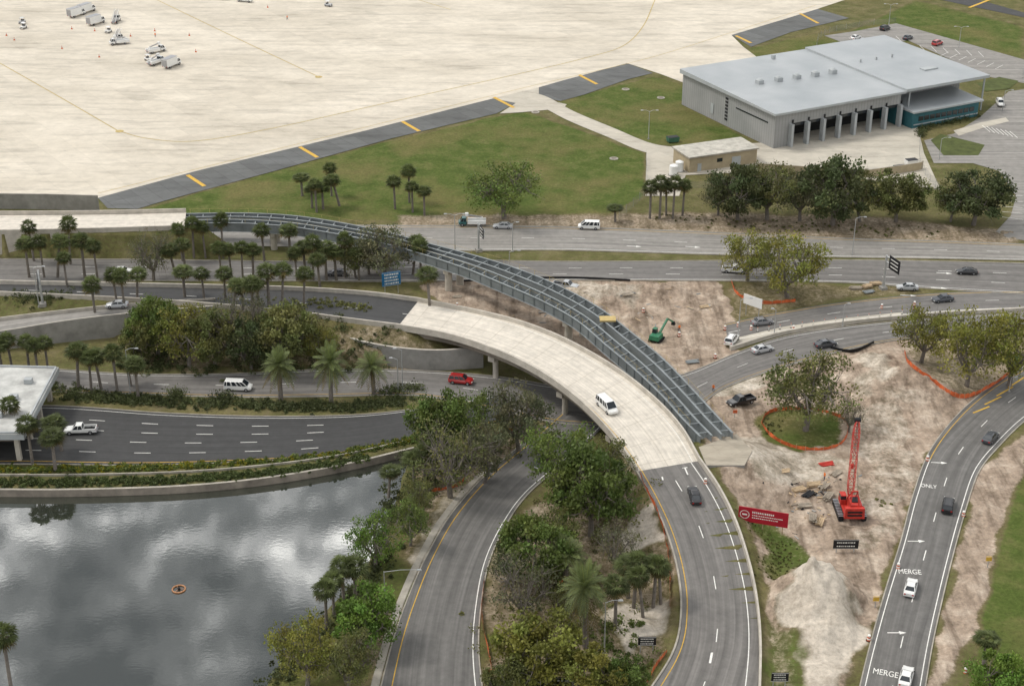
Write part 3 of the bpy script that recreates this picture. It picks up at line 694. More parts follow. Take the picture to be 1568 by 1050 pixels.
def car_mesh(kind,c):
    key=(kind,c)
    if key in CC: return CC[key]
    pm=paint_m(c); mb=MB()
    if kind=='car':
        loft(mb,[(-2.35,.74,.7,.35,.86),(-2.2,.85,.76,.24,.98),(-1.5,.9,.8,.2,1.0),(0,.91,.82,.2,.97),(1.0,.9,.8,.2,.93),(1.9,.86,.74,.22,.8),(2.25,.76,.64,.27,.68),(2.37,.62,.55,.34,.58)],pm)
        house(mb,-1.75,1.0,-1.05,.25,.78,.6,.96,1.4,pm,(.5,)); wheels(mb,(-1.4,1.42),.9)
        fr,bk,zf,zb,hw=2.3,-2.33,.56,.72,.6
    elif kind=='suv':
        loft(mb,[(-2.35,.82,.78,.4,1.0),(-2.25,.92,.84,.32,1.08),(-1.5,.96,.86,.3,1.12),(1.0,.96,.86,.3,1.1),(1.9,.93,.84,.32,1.0),(2.25,.86,.76,.36,.86),(2.38,.74,.66,.42,.75)],pm)
        house(mb,-2.25,1.15,-2.0,.4,.86,.7,1.1,1.72,pm,(.33,.66)); wheels(mb,(-1.45,1.5),.95,.38)
        for sy in (-.55,.55): mb.beam((-1.7,sy,1.84),(.1,sy,1.84),.05,.06,MBK)
        fr,bk,zf,zb,hw=2.32,-2.33,.72,.9,.68
    elif kind=='van':
        loft(mb,[(-2.6,.9,.86,.38,1.15),(-2.5,.98,.9,.3,1.2),(0,1.0,.93,.3,1.2),(1.6,.99,.92,.3,1.16),(2.3,.94,.84,.32,1.0),(2.65,.8,.7,.38,.82)],pm)
        house(mb,-2.52,1.95,-2.35,1.0,.93,.8,1.18,1.98,pm,(.12,.32,.36,.58,.62,.8)); wheels(mb,(-1.6,1.7),.99,.37)
        fr,bk,zf,zb,hw=2.55,-2.56,.75,.95,.75
    elif kind=='pickup_truck':
        loft(mb,[(-.6,.98,.92,.42,1.1),(1.4,.98,.92,.42,1.1),(2.4,.95,.86,.44,1.05),(2.75,.86,.78,.46,.92),(2.85,.8,.7,.5,.85)],pm)
        house(mb,-.55,1.35,-.35,.7,.9,.74,1.08,1.78,pm,(.5,)); wheels(mb,(-1.85,1.85),.98,.4)
        mb.box((-1.72,0,.62),(2.2,1.7,.14),MBK)
        for sy in (-1,1): mb.box((-1.72,sy*.9,.8),(2.3,.14,.66),pm)
        mb.box((-2.8,0,.8),(.12,1.94,.66),pm); mb.box((-2.95,0,.5),(.16,1.8,.2),MHB)
        fr,bk,zf,zb,hw=2.8,-2.84,.8,.9,.72
    elif kind=='box_truck':
        mb.box((-.2,0,.62),(6.6,.9,.2),MBK); loft(mb,[(1.7,1.0,.95,.5,1.35),(2.9,1.0,.95,.5,1.35),(3.45,.95,.88,.5,1.2)],pm)
        house(mb,1.72,3.2,1.75,2.7,.96,.85,1.33,2.2,pm,(.4,)); wheels(mb,(-2.1,2.5),1.0,.45,.3)
        mb.box((-1.2,0,2.0),(5.2,2.3,2.5),MWP); mb.box((-1.2,0,3.28),(5.3,2.4,.06),MHB); mb.box((-3.84,0,1.9),(.05,2.0,2.1),MHB)
        fr,bk,zf,zb,hw=3.4,-3.82,.8,.85,.8
    elif kind=='utility_truck':
        mb.box((-.4,0,.62),(6.2,.9,.2),MBK); loft(mb,[(1.2,1.0,.95,.5,1.3),(2.4,1.0,.95,.5,1.3),(3.1,.93,.86,.5,1.15)],pm)
        house(mb,1.22,2.7,1.3,2.2,.95,.82,1.28,2.1,pm,(.45,)); wheels(mb,(-2.0,2.2),1.0,.42,.3)
        mb.box((-1.3,-.78,1.1),(4.4,.5,.9),MWP); mb.box((-1.3,.78,1.1),(4.4,.5,.9),MWP); mb.box((-1.3,0,.8),(4.4,1.05,.2),MHB)
        mb.box((-2.4,0,1.5),(.7,.7,1.2),MWP); mb.beam((-2.4,0,2.1),(.8,.1,2.7),.28,.3,MHB); mb.box((1.1,.1,2.85),(.8,.8,.7),MWP)
        fr,bk,zf,zb,hw=3.05,-3.5,.8,.85,.8
    elif kind=='baggage_tug':
        loft(mb,[(-1.4,.7,.65,.3,.9),(0,.75,.7,.3,.9),(1.2,.72,.62,.3,1.1),(1.45,.6,.55,.35,1.0)],pm); wheels(mb,(-.9,.9),.75,.32,.22)
        for x in (-.9,.3):
            for sy in (-.55,.55): mb.beam((x,sy,.9),(x,sy,1.9),.07,.07,MHB)
        mb.box((-.3,0,1.93),(1.6,1.3,.07),pm); mb.box((-.5,0,1.05),(.5,1.0,.5),MBK)
        fr,bk,zf,zb,hw=1.42,-1.4,.7,.7,.5
    elif kind=='stairs_truck':
        loft(mb,[(.6,1.0,.95,.45,1.3),(2.4,1.0,.95,.45,1.3),(3.0,.93,.86,.5,1.15)],pm); house(mb,1.0,2.6,1.1,2.1,.95,.82,1.28,2.1,pm)
        mb.box((-1.2,0,.65),(5,1.2,.25),MHB); wheels(mb,(-2.2,2.1),1.0,.42,.3)
        for sy in (-.6,.6): mb.beam((-3.6,sy,.8),(1.9,sy,3.6),.1,.3,MWP); mb.beam((-3.6,sy,1.7),(1.9,sy,4.5),.06,.06,MHB); mb.beam((1.9,sy,3.6),(3.0,sy,3.6),.1,.25,MWP)
        for k in range(14): f=k/13; mb.box((-3.5+5.3*f,0,.9+2.7*f),(.34,1.15,.05),MHB)
        for sy in (-.6,.6):
            mb.beam((1.6,sy,1.0),(1.6,sy,3.4),.12,.12,MHB); mb.beam((-2.0,sy,.7),(-.9,sy,2.1),.1,.1,MHB)
        fr,bk,zf,zb,hw=2.95,-3.6,.8,.8,.7
    for sy in (-1,1):
        mb.box((fr,sy*hw,zf),(.12,.34,.16),MLW); mb.box((bk,sy*hw,zb),(.1,.28,.2),MLR)
    mb.box((fr+.03,0,zf-.05),(.05,.6,.18),MBK)
    o=mb.obj(kind+'_body'); me=o.data; bpy.data.objects.remove(o); CC[key]=me; return me
W_=(.72,.72,.7);K_=(.012,.012,.014);S_=(.4,.41,.42);D_=(.05,.055,.065);R_=(.35,.015,.015);T_=(.03,.12,.12)
def veh(kind,u,v,du,dv,c,r=None,name=None,z=.09):
    p=r.on(u,v,.08) if r else P(u,v,z); q=P(u+du,v+dv,p.z)
    o=place(car_mesh(kind,c),name or kind,p,math.atan2(q.y-p.y,q.x-p.x))
    if r and len(set(np.round(r.C[:,2],2)))>1:
        h=Vector((q.x-p.x,q.y-p.y,0)).normalized(); f=p+h*2; b=p-h*2
        sl=math.atan2(r.zat(f.x,f.y)-r.zat(b.x,b.y),4); o.rotation_euler=(0,-sl*.8,o.rotation_euler[2])
    return o
veh('car',1063,762,-8,-24,K_,ramp_); veh('van',929,626,16,14,W_,deck)
veh('car',1394,903,6,-24,W_); veh('car',1387,1040,6,-24,W_); veh('suv',1451,778,4,-24,K_); veh('car',1516,673,22,-24,D_)
veh('car',1480,419,-30,-1,K_); veh('car',1443,461,-30,3,D_); veh('car',1389,443,-30,-1,S_); veh('car',1167,496,30,-4,(.2,.2,.21)); veh('car',1264,530,30,-5,D_); veh('car',1167,538,30,-7,S_)
veh('van',902,350,-30,-1,W_); veh('car',770,349,-30,-1,S_); veh('utility_truck',722,345,-30,0,T_); veh('pickup_truck',866,441,20,3,S_,z=.5); veh('pickup_truck',1134,618,-30,8,K_,z=.5)
veh('pickup_truck',1125,417,30,2,W_); veh('car',516,421,-30,0,(.1,.1,.11)); veh('car',188,418,30,0,W_); veh('suv',706,586,30,3,R_); veh('van',365,596,30,1,W_); veh('pickup_truck',124,662,-30,1,W_)
veh('car',832,712,-16,12,D_); veh('suv',1120,524,8,-10,W_,z=.3); veh('car',180,470,-30,0,S_,appr)
veh('suv',1531,161,6,10,W_)
for u,v,c,k in ((1310,60,W_,'car'),(1322,65,S_,'car'),(1355,46,K_,'suv'),(1352,71,D_,'car'),(1390,60,D_,'car'),(1435,69,(.4,.03,.03),'suv')): veh(k,u,v,20,-7,c,name='parked_car')
veh('baggage_tug',36,44,-15,8,W_); veh('box_truck',118,25,20,-6,W_); veh('box_truck',148,37,20,-6,W_); veh('stairs_truck',180,64,20,-12,W_)
veh('utility_truck',182,68,-20,2,W_); veh('utility_truck',240,80,20,-4,W_); veh('baggage_tug',228,93,20,4,W_); veh('utility_truck',240,98,20,-7,(.5,.55,.6)); veh('box_truck',264,102,20,-8,W_)
veh('box_truck',134,19,20,-6,W_); veh('baggage_tug',34,36,-15,8,S_); veh('baggage_tug',166,50,-15,8,W_)
veh('baggage_tug',503,10,20,3,S_); veh('baggage_tug',345,0,20,0,W_); veh('utility_truck',375,3,20,2,W_); veh('stairs_truck',178,34,20,-20,W_)
# ---------------- trees
def leafcard(C,size,r):
    n_=len(C); a=r.normal(size=(n_,3)); a/=np.linalg.norm(a,axis=1)[:,None]; b=np.cross(a,r.normal(size=(n_,3))); b/=np.linalg.norm(b,axis=1)[:,None]
    s=(size*(.6+.8*r.random(n_)))[:,None]; a=a*s*.5; b=b*s*.36
    V=np.stack([C-a,C+b*1.0-a*.1,C+a,C-b-a*.1],1).reshape(-1,3); Q=np.arange(n_*4).reshape(-1,4); return V,Q
m,n,bs=nt('tree_foliage')
at=N(n,'ShaderNodeAttribute',attribute_name='tint'); oi=N(n,'ShaderNodeObjectInfo')
c=mix(n,1,oi.outputs['Color'],at.outputs['Color'],'MULTIPLY')
hs=N(n,'ShaderNodeHueSaturation'); n.links.new(c,hs.inputs['Color']); mr=N(n,'ShaderNodeMapRange'); mr.inputs[3].default_value=.85; mr.inputs[4].default_value=1.2
n.links.new(oi.outputs['Random'],mr.inputs[0]); n.links.new(mr.outputs[0],hs.inputs['Value'])
n.links.new(hs.outputs[0],bs.inputs['Base Color']); bs.inputs['Roughness'].default_value=.6; bs.inputs['Specular IOR Level'].default_value=.3
trn=N(n,'ShaderNodeBsdfTranslucent'); n.links.new(hs.outputs[0],trn.inputs['Color']); ms=N(n,'ShaderNodeMixShader'); ms.inputs[0].default_value=.3
n.links.new(bs.outputs[0],ms.inputs[1]); n.links.new(trn.outputs[0],ms.inputs[2]); n.links.new(ms.outputs[0],n.nodes['Material Output'].inputs['Surface']); MLF=m
MBA=M('tree_bark',(.17,.15,.13),.95,.35,1.5)
def combine(name,tmb,V,Q,tint):
    tv=np.array([tuple(x) for x in tmb.v],np.float32).reshape(-1,3)
    tq=np.array([f for f in tmb.f if len(f)==4],np.int32).reshape(-1,4)
    VV=np.concatenate([tv,V]); QQ=np.concatenate([tq,Q+len(tv)]); mi=np.concatenate([np.zeros(len(tq)),np.ones(len(Q))])
    cc_=np.ones((len(VV),4),np.float32); cc_[len(tv):,:3]=tint
    return npmesh(name,VV,QQ,[MBA,MLF],mi,cc_)
def oak(seed,leaves,H=10.,W=12.,ncl=48,lsz=.42):
    r=np.random.default_rng(seed); mb=MB()
    tp=Vector((r.normal()*.3,r.normal()*.3,H*.18)); mb.cyl((0,0,-.5),tp,.42,.32,8,MBA,False)
    limbs=[]
    for i in range(7):
        a=2*math.pi*i/7+r.normal()*.3; rr=W*.22*(.6+.6*r.random()); q=Vector((math.cos(a)*rr,math.sin(a)*rr,H*(.36+.22*r.random())))
        mid_=tp.lerp(q,.5)+Vector((0,0,-.2)); mb.cyl(tp,mid_,.24,.17,6,MBA,False); mb.cyl(mid_,q,.17,.11,6,MBA,False); limbs.append(q)
    cs=[];tries=0
    while len(cs)<ncl and tries<5000:
        tries+=1
        d=r.normal(size=3); d/=np.linalg.norm(d); rad=.35+.68*r.random()**.6; p=np.array([d[0]*W*.44*rad,d[1]*W*.44*rad,H*.54+d[2]*H*.38*rad])
        if p[2]<H*.2: continue
        if any(np.linalg.norm(p-q)<W*.07 for q in cs): continue
        cs.append(p)
    Vs=[];T=[]
    for p in cs:
        l=min(limbs,key=lambda q:(q-Vector(p)).length); q=Vector(p); mm=l.lerp(q,.55)+Vector(r.normal(size=3)*.25)
        mb.cyl(l,mm,.08,.05,5,MBA,False); mb.cyl(mm,q,.05,.02,4,MBA,False)
        for _ in range(3):
            e=q+Vector(r.normal(size=3)*.8); mb.cyl(mm,e,.03,.01,3,MBA,False)
        k=int(leaves/ncl*(.5+r.random())); rad=W*(.07+.075*r.random())
        o=r.normal(size=(k,3)); o/=np.linalg.norm(o,axis=1)[:,None]; o*=(r.random(k)**.42)[:,None]*rad*(.7+.6*r.random((k,1))); o[:,2]*=.7
        Vs.append(p+o); b=.65+.7*r.random(); g=.85+.22*r.random(); T.append(np.repeat(np.array([[b*g,b,b*.8]])*(.7+.6*r.random((k,1))),4,0))
    C=np.concatenate(Vs); V,Q=leafcard(C,np.full(len(C),lsz),r); return combine('oak',mb,V,Q,np.concatenate(T))
OK=[oak(i,9000,ncl=56,lsz=.4) for i in range(5)]; SPO=[oak(10+i,4600,ncl=64,lsz=.34) for i in range(4)]; BARE=[oak(20+i,2000,ncl=75,lsz=.3) for i in range(2)]
def palm(seed,kind):
    r=np.random.default_rng(seed); mb=MB(); Vs=[];Ts=[]
    H=8. if kind=='sabal' else 7.
    p=Vector((0,0,-.3)); x,y=r.normal()*.35,r.normal()*.35; 
    q=Vector((x*.5,y*.5,H*.5)); e=Vector((x,y,H*.9)); rr=.2 if kind=='sabal' else .38
    mb.cyl(p,q,rr*1.2,rr,8,MBA,False); mb.cyl(q,e,rr,rr*1.1,8,MBA,False)
    nf_=38 if kind=='sabal' else 60
    for i in range(nf_):
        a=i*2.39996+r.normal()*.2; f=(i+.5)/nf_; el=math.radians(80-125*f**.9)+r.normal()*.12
        L=(1.0+.6*r.random()) if kind=='sabal' else 3.4+.6*r.random()
        dr=np.array([math.cos(a)*math.cos(el),math.sin(a)*math.cos(el),math.sin(el)]); side=np.array([-math.sin(a),math.cos(a),0]); upv=np.cross(side,dr)*-1; upv=upv if upv[2]>0 else -upv
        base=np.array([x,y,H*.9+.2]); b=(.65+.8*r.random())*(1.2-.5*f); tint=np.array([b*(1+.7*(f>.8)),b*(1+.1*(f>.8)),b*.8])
        if kind=='sabal':
            c=base+dr*L*.75
            w0=np.cross(dr,upv)*.03; Vs.append(np.array([base-w0,base+w0,c+w0,c-w0])); Ts.append(np.repeat(tint[None]*1.2,4,0))
            for k in range(11):
                th=math.radians(-100+20*k); d2=dr*math.cos(th)+side*math.sin(th); tip=c+d2*(.85+.3*r.random())+np.array([0,0,-.28-.3*r.random()])
                w=np.cross(d2,upv); w=w/(np.linalg.norm(w)+1e-6)*.08; mdp=(c+tip)/2+np.array([0,0,.08])
                Vs.append(np.array([c,mdp-w,tip,mdp+w])); Ts.append(np.repeat(tint[None]*(.8+.4*r.random()),4,0))
        else:
            prev=base
            for k in range(15):
                t=(k+1)/15; pt=base+dr*L*t+np.array([0,0,-1.9*t*t*math.cos(el)*.9-.15*t])
                tg=pt-prev; tg/=np.linalg.norm(tg)+1e-6
                ll=(.75*math.sin(math.pi*min(1,t*.85+.12))+.12)
                for sd in (-1,1):
                    tip=pt+side*sd*ll*.85+tg*ll*.55+np.array([0,0,-.15*ll+.12]); w=tg*.1
                    Vs.append(np.array([pt-w,(pt+tip)/2-w*.7,tip,(pt+tip)/2+w*.9])); Ts.append(np.repeat(tint[None]*(.85+.3*r.random()),4,0))
                w=side*.035; Vs.append(np.array([prev-w,prev+w,pt+w,pt-w])); Ts.append(np.repeat((tint*np.array([1.4,1.3,1]))[None],4,0)); prev=pt
    V=np.concatenate(Vs); Q=np.arange(len(V)).reshape(-1,4)
    return combine(kind,mb,V,Q,np.concatenate(Ts))
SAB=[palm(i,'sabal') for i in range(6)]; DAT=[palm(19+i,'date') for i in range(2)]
GR=(.115,.15,.045);DG=(.08,.095,.045);OL=(.145,.15,.062);YG=(.19,.185,.05);BG=(.12,.185,.04);GY=(.14,.14,.09);PG=(.085,.105,.045)
def dims(p,vb,vt,wpx):
    s=mpx(p); b=(525-(vb+vt)/2)/F; dep=PIT-math.atan(b); return (vb-vt)/(s*math.cos(dep)), (wpx/s if wpx else 0)
def tree(kind,u,vb,vt,w,c,name='oak_tree'):
    p=Gd(u,vb); h,wd=dims(p,vb,vt,w); me=rnd.choice({'o':OK,'s':SPO,'b':BARE}[kind])
    h*=.97; h=min(h,wd*1.15)
    k=wd/11.2*rnd.uniform(.94,1.06); k2=wd/11.2*rnd.uniform(.94,1.06)
    o=place(me,name,p,rnd.random()*6.28,None,(k,k2,h/9.4)); o.color=(*c,1); return o
for t in [('s',772,335,246,118,GR),('o',1130,338,255,95,DG),('s',1175,336,250,100,OL),('o',1275,345,240,115,DG),('s',1225,338,262,80,GY),('s',1318,340,250,75,OL),('o',1372,340,260,95,OL),('o',1490,345,260,105,DG),('s',1100,330,262,60,GY),('s',1455,340,275,60,OL),
 ('s',1145,430,354,85,YG),('s',1206,455,360,112,YG),('s',1410,555,465,90,YG),('s',1480,590,468,110,YG),('s',1545,590,470,110,YG),('s',1233,660,540,135,OL),('b',1300,660,600,50,GY),
 ('o',240,545,455,90,GR),('s',290,562,468,100,YG),('b',372,550,440,100,GY),('o',330,560,475,80,OL),('o',435,560,465,110,OL),('s',495,562,465,60,YG),('b',235,430,345,75,GY),('s',590,425,345,95,GY),('s',545,425,355,55,OL),('o',385,565,490,80,DG),('o',215,555,480,60,OL),
 ('o',670,700,600,95,GR),('s',720,690,590,90,GR),('s',795,690,572,105,GY),('b',690,760,640,130,OL),('s',740,740,640,90,GY),('s',640,795,735,60,OL),
 ('s',860,770,650,125,GR),('s',920,760,655,90,OL),('o',905,820,690,130,GR),('b',940,870,780,75,GY),('o',825,890,792,125,GR),('b',800,950,840,110,GY),('s',780,890,830,70,DG),('s',575,870,770,85,BG),('s',628,835,738,70,GR),
 ('o',825,1060,945,145,YG),('o',900,1085,1000,110,YG),('o',565,990,905,105,BG),('s',470,1050,940,110,YG),('s',535,1055,950,95,OL),('o',1525,1095,1008,100,BG),('o',770,1090,1010,80,OL),('o',955,1080,1000,80,GR),('s',700,720,680,50,DG),('s',870,960,880,70,OL),('s',850,860,770,80,OL)]:
    tree(*t)
def pal(u,vb,vt,big=0,sc_=1.0):
    p=Gd(u,vb); h,_=dims(p,vb,vt,0); me=rnd.choice(DAT if big else SAB); hh=h/(8.4 if not big else 8.8)
    k=rnd.uniform(.95,1.3)*sc_ if not big else sc_*.95
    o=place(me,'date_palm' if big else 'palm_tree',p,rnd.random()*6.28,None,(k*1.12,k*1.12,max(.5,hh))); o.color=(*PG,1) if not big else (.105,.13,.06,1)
for q in [(52,400,340),(108,405,335),(45,425,366),(68,425,362),(88,425,362),(130,425,362),(150,430,370),(103,440,388),(280,400,345),(297,395,335),(315,395,342),(342,395,330),(405,400,345),(445,400,347),(270,425,372),(285,420,368),
 (340,430,372),(372,430,372),(388,430,375),(355,425,375),(455,430,380),(480,430,365),(500,430,372),(528,425,358),(490,440,390),(550,430,382),(565,420,370),(645,430,370),(632,420,365),(658,470,412),(515,430,378),(468,425,372),
 (148,500,428),(180,470,412),(192,480,413),(283,455,408),(313,460,412),(345,460,408),(355,480,430),(388,490,425),(412,470,412),(432,470,408),(465,470,412),(210,460,410),(372,475,436),(396,470,430),
 (463,300,268),(485,325,276),(508,300,252),(520,315,268),(605,320,272),(627,310,256),(632,325,280),(650,330,288),(495,320,283),(478,318,285),(995,335,280),(1010,335,273),(1030,335,272),(1045,330,276),(1020,330,282),(942,340,315),
 (20,570,512),(45,570,515),(75,575,517),(5,575,520),(60,580,525),(120,595,530),(155,595,532),(180,600,530),(140,600,540),(212,610,548),(200,590,548),(25,680,610),(50,710,640),(95,690,640),(85,720,665),
 (595,760,718),(650,740,683),(665,735,690),(635,742,695),(500,965,893),(527,930,860),(545,925,857),(512,945,880),(18,1060,965),(1505,1022,972),(942,960,888),(970,930,850),(1000,930,855),(985,945,868),(1012,925,862),(962,915,862)]: pal(*q)
for q in [(430,612,540),(507,617,533),(573,604,545),(897,990,872),(866,905,832)]: pal(*q,big=1)
def shrubs(name,px,rad,h,dens,c,sz=.35,flowers=None):
    pts=cat([P(u,v) for u,v in px],max(2,int(len(px)*12))); r=np.random.default_rng(len(px)*7+abs(int(px[0][0])))
    C=[];T=[]
    L=float(np.sum(np.linalg.norm(np.diff(pts,axis=0),axis=1))); n_=max(3,int(L*dens))
    for _ in range(n_):
        t=r.random()*(len(pts)-1); i=int(t); p=pts[i]*(1-(t-i))+pts[i+1]*(t-i); p=p+np.array([r.normal()*rad*.45,r.normal()*rad*.45,0]); g=hter(p[0],p[1]); hh=h*(.4+1.0*r.random())
        k=36; o=r.normal(size=(k,3)); o/=np.linalg.norm(o,axis=1)[:,None]; o*=(hh*.7)*(.5+.7*r.random((k,1))); o[:,2]=abs(o[:,2])*1.1
        C.append(np.array([p[0],p[1],max(g,0)])+o); b=.6+.8*r.random(); tt=np.array([[b,b,b*.8]]) 
        if flowers is not None and r.random()<.25: tt=np.array([flowers])
        T.append(np.repeat(tt*(.75+.5*r.random((k,1))),4,0))
    C=np.concatenate(C); V,Q=leafcard(C,np.full(len(C),sz),r); cc_=np.ones((len(V),4),np.float32); cc_[:,:3]=np.concatenate(T)
    o=place(npmesh(name,V,Q,[MLF],None,cc_),name); o.color=(*c,1)
shrubs('hedge',[(90,608),(240,615),(400,621),(520,624),(620,614)],2.2,.9,9,DG)
shrubs('shrubs',[(262,604),(282,606)],1,1.9,6,DG); shrubs('shrubs',[(330,610),(352,612)],1,1.9,6,DG); shrubs('shrubs',[(590,600),(610,600),(640,595)],2,1.6,5,DG)
shrubs('flower_bed',[(-20,720),(150,718),(300,713),(500,698),(640,672)],1.2,.6,11,(.1,.13,.035),.3,(2.0,1.4,.4))
shrubs('flower_bed',[(-20,739),(130,739),(270,734),(420,723),(560,703)],1.6,.5,14,(.08,.105,.04),.3)
shrubs('undergrowth',[(210,560),(300,566),(450,566),(540,560),(610,550)],4,1.1,3,DG)
shrubs('undergrowth',[(230,540),(320,535),(450,540),(520,540)],6,1.4,4,DG)
shrubs('undergrowth',[(0,470),(60,478),(110,472)],2.5,1.2,4,DG); shrubs('undergrowth',[(0,585),(60,592),(110,600),(210,612)],2.5,1.1,5,DG)
shrubs('undergrowth',[(700,690),(760,680),(830,650)],5,1.4,3,OL); shrubs('undergrowth',[(880,720),(930,800),(900,900),(820,960),(800,1040)],9,1.2,4,OL)
shrubs('undergrowth',[(600,740),(580,860),(510,950),(430,1040)],3,1.1,3.5,DG); shrubs('undergrowth',[(860,990),(960,970),(930,1040)],6,1.0,3,GR)
shrubs('undergrowth',[(480,500),(560,512),(420,495)],2.0,.6,3,OL); shrubs('shrubs',[(1410,210),(1420,195),(1490,180),(1480,172)],1.5,1.6,2.5,DG)
shrubs('undergrowth',[(620,700),(660,720),(640,760),(600,800)],4,1.5,4,DG)
shrubs('weeds',[(1150,815),(1195,850),(1175,890)],3,.16,9,OL,.22); shrubs('weeds',[(1350,770),(1360,775)],1.5,.6,4,OL,.25); shrubs('weeds',[(1170,670),(1190,640)],3,.3,2,OL,.25)
shrubs('weeds',[(1000,330),(1150,345),(1300,350),(1450,358)],4,.4,1.2,OL,.3)
# ---------------- fences
def fence(name,px,h,m,closed=False):
    pts=cat([Gd(u,v) for u,v in px]+([Gd(*px[0])] if closed else []),len(px)*6); mb=MB(); vs=[];fs=[]
    for i,p in enumerate(pts):
        j=rnd.uniform(-.3,.1)*h; j2=rnd.uniform(-.15,.15); vs+=[(p[0],p[1],p[2]-.05),(p[0]+j2,p[1]+j2,p[2]+h+j)]
    for i in range(len(pts)-1): fs.append((2*i,2*i+2,2*i+3,2*i+1))
    mb.add(vs,fs,m)
    for p in pts[::2]: mb.beam((p[0],p[1],p[2]-.1),(p[0],p[1],p[2]+h+.2),.06,.06,MPO if m is not MOR else MWD)
    mb.obj(name)
fence('orange_safety_fence',[(1166,648),(1178,666),(1205,682),(1245,690),(1282,684),(1298,664),(1290,642),(1255,630),(1200,628),(1175,634)],.75,MOR,True)
fence('orange_safety_fence',[(1385,540),(1392,558),(1425,582),(1455,604),(1480,609),(1510,597),(1545,574),(1562,562)],.9,MOR)
fence('orange_safety_fence',[(1120,432),(1130,452),(1165,465),(1218,462)],.8,MOR)
fence('orange_safety_fence',[(742,890),(738,940),(748,1000),(755,1030)],.8,MOR); fence('orange_safety_fence',[(958,690),(985,740),(1012,800),(1024,860),(1026,930)],.8,MOR)
fence('orange_safety_fence',[(990,1045),(1008,1015),(1020,1000)],.8,MOR); fence('orange_safety_fence',[(660,755),(700,745),(712,735)],.8,MOR); fence('orange_safety_fence',[(760,668),(800,655)],.8,MOR)
m,n,bs=nt('chain_link'); bs.inputs['Base Color'].default_value=(.3,.31,.3,1); bs.inputs['Alpha'].default_value=.22; n.links.new(noise(n,3,2,coords(n)),bs.inputs['Roughness']); MCL=m
fence('chain_link_fence',[(948,336),(985,302),(990,285),(989,240)],2.2,MCL); fence('chain_link_fence',[(1250,75),(1256,58),(1290,46),(1372,34)],2.0,MCL); fence('chain_link_fence',[(1440,296),(1410,258),(1408,215)],2.2,MCL)
fence('chain_link_fence',[(1050,288),(1180,290),(1330,290),(1435,292)],2.2,MCL)
# ---------------- poles, lamps, signs
def lamp(u,v,h=10,arm=1,dx=1.8):
    mb=MB(); mb.cyl((0,0,0),(0,0,h),.12,.06,8,MPO); mb.cyl((0,0,-.2),(0,0,.25),.3,.3,10,MCG)
    for s_ in ((1,) if arm==1 else (1,-1)):
        mb.cyl((0,0,h-.1),(dx*s_*.5,0,h+.3),.05,.04,6,MPO); mb.cyl((dx*s_*.5,0,h+.3),(dx*s_,0,h+.35),.04,.04,6,MPO); mb.box((dx*s_+.3*s_,0,h+.33),(.75,.32,.16),MPO,0,(.7,.7))
    mb.obj('street_lamp',Gd(u,v))
for q in ((697,385,9,2),(785,385,7,1,.8),(993,213,8,2),(1305,390,9),(617,600,9,1,-1.6),(610,600,7,1,-1.5),(590,925,6,1,5),(1361,38,7,2),(1468,74,7,2),(200,600,9),(1438,245,6),(1535,170,6),(1130,520,9),(1545,600,3,1,.6),(60,470,9),(780,430,7,1),(1185,515,6,1,-1),(925,1000,9),(1290,500,5,1,.6),(1566,120,5)): lamp(*q)
def sign(name,u,v,wm,hm,zc,m,face=0,posts=2,white=3,back=False):
    mb=MB(); mb.box((0,0,zc),(wm,.12,hm),m); 
    for k in range(posts):
        x=0 if posts==1 else (-wm*.35 if k==0 else wm*.35); mb.cyl((x,.12,-.2),(x,.12,zc+hm*.4),.08,.08,8,MPO)
    for k in range(white):
        zz=zc+hm*.5-hm*(k+.8)/(white+.6); x=-wm*.36
        while x<wm*.34:
            l=rnd.uniform(.03,.07)*wm; mb.box((x+l/2,-.065,zz),(l,.02,hm*.11),MWH); x+=l+wm*.03
    if not back: 
        for zz in (-1,1): mb.box((0,-.065,zc+zz*hm*.46),(wm*.98,.02,.04),MWH)
    return mb.obj(name,Gd(u,v),face)
MBL=M('blue_sign',(.015,.13,.28),.5,.1,1)
rb=MB(); MRS=M('red_billboard',(.38,.015,.03),.5,.1,.5)
rb.box((0,0,2.6),(8,.12,2.7),MRS)
for x in (-3.2,0,3.2): rb.beam((x,.14,-.3),(x,.14,3.8),.15,.15,MWD)
for k in range(24):
    t=2*math.pi*k/24; rb.box((-3.0+.72*math.cos(t),-.07,2.6+.72*math.sin(t)),(.14,.02,.14),MWH)
rb.box((-3.0,-.07,2.6),(.8,.02,.28),MWH)
for zz,x0,x1,hh in ((3.2,-1.8,1.6,.3),(2.65,-1.8,3.2,.16),(2.2,-1.8,2.4,.16)):
    x=x0
    while x<x1: l=rnd.uniform(.12,.26); rb.box((x+l/2,-.07,zz),(l,.02,hh),MWH); x+=l+.1
rb.obj('construction_billboard',Gd(1167,812),-.3)
sign('blue_direction_sign',600,450,4.2,3.2,3.6,MBL,.35,2,4); sign('black_direction_sign',990,1000,2.6,1.5,2.2,MBK); sign('black_direction_sign',1193,1050,2.4,1.5,1.6,MBK); sign('black_direction_sign',1294,845,4,1.7,1.5,MBK,0,2,2)
sign('black_direction_sign',850,1075,7.5,2.4,3.2,MBK,-.1); sign('white_information_sign',1151,485,4.6,2.2,3.6,MWP,-.75,2,0); sign('small_sign',752,1045,.8,1.1,1.8,MOR,0,1,0); sign('small_sign',1340,930,.9,.9,1.6,MYE,0,1,0); sign('small_sign',1512,870,.9,.9,1.8,MYE,0,1,0)
sign('small_sign',1125,640,.8,.8,1.4,MOR,0,1,0); sign('small_sign',1555,560,1.1,1.8,1.4,M('green_bin',(.05,.13,.08)),0,1,0); sign('small_sign',860,905,.9,.9,1.8,MOR,0,1,0)
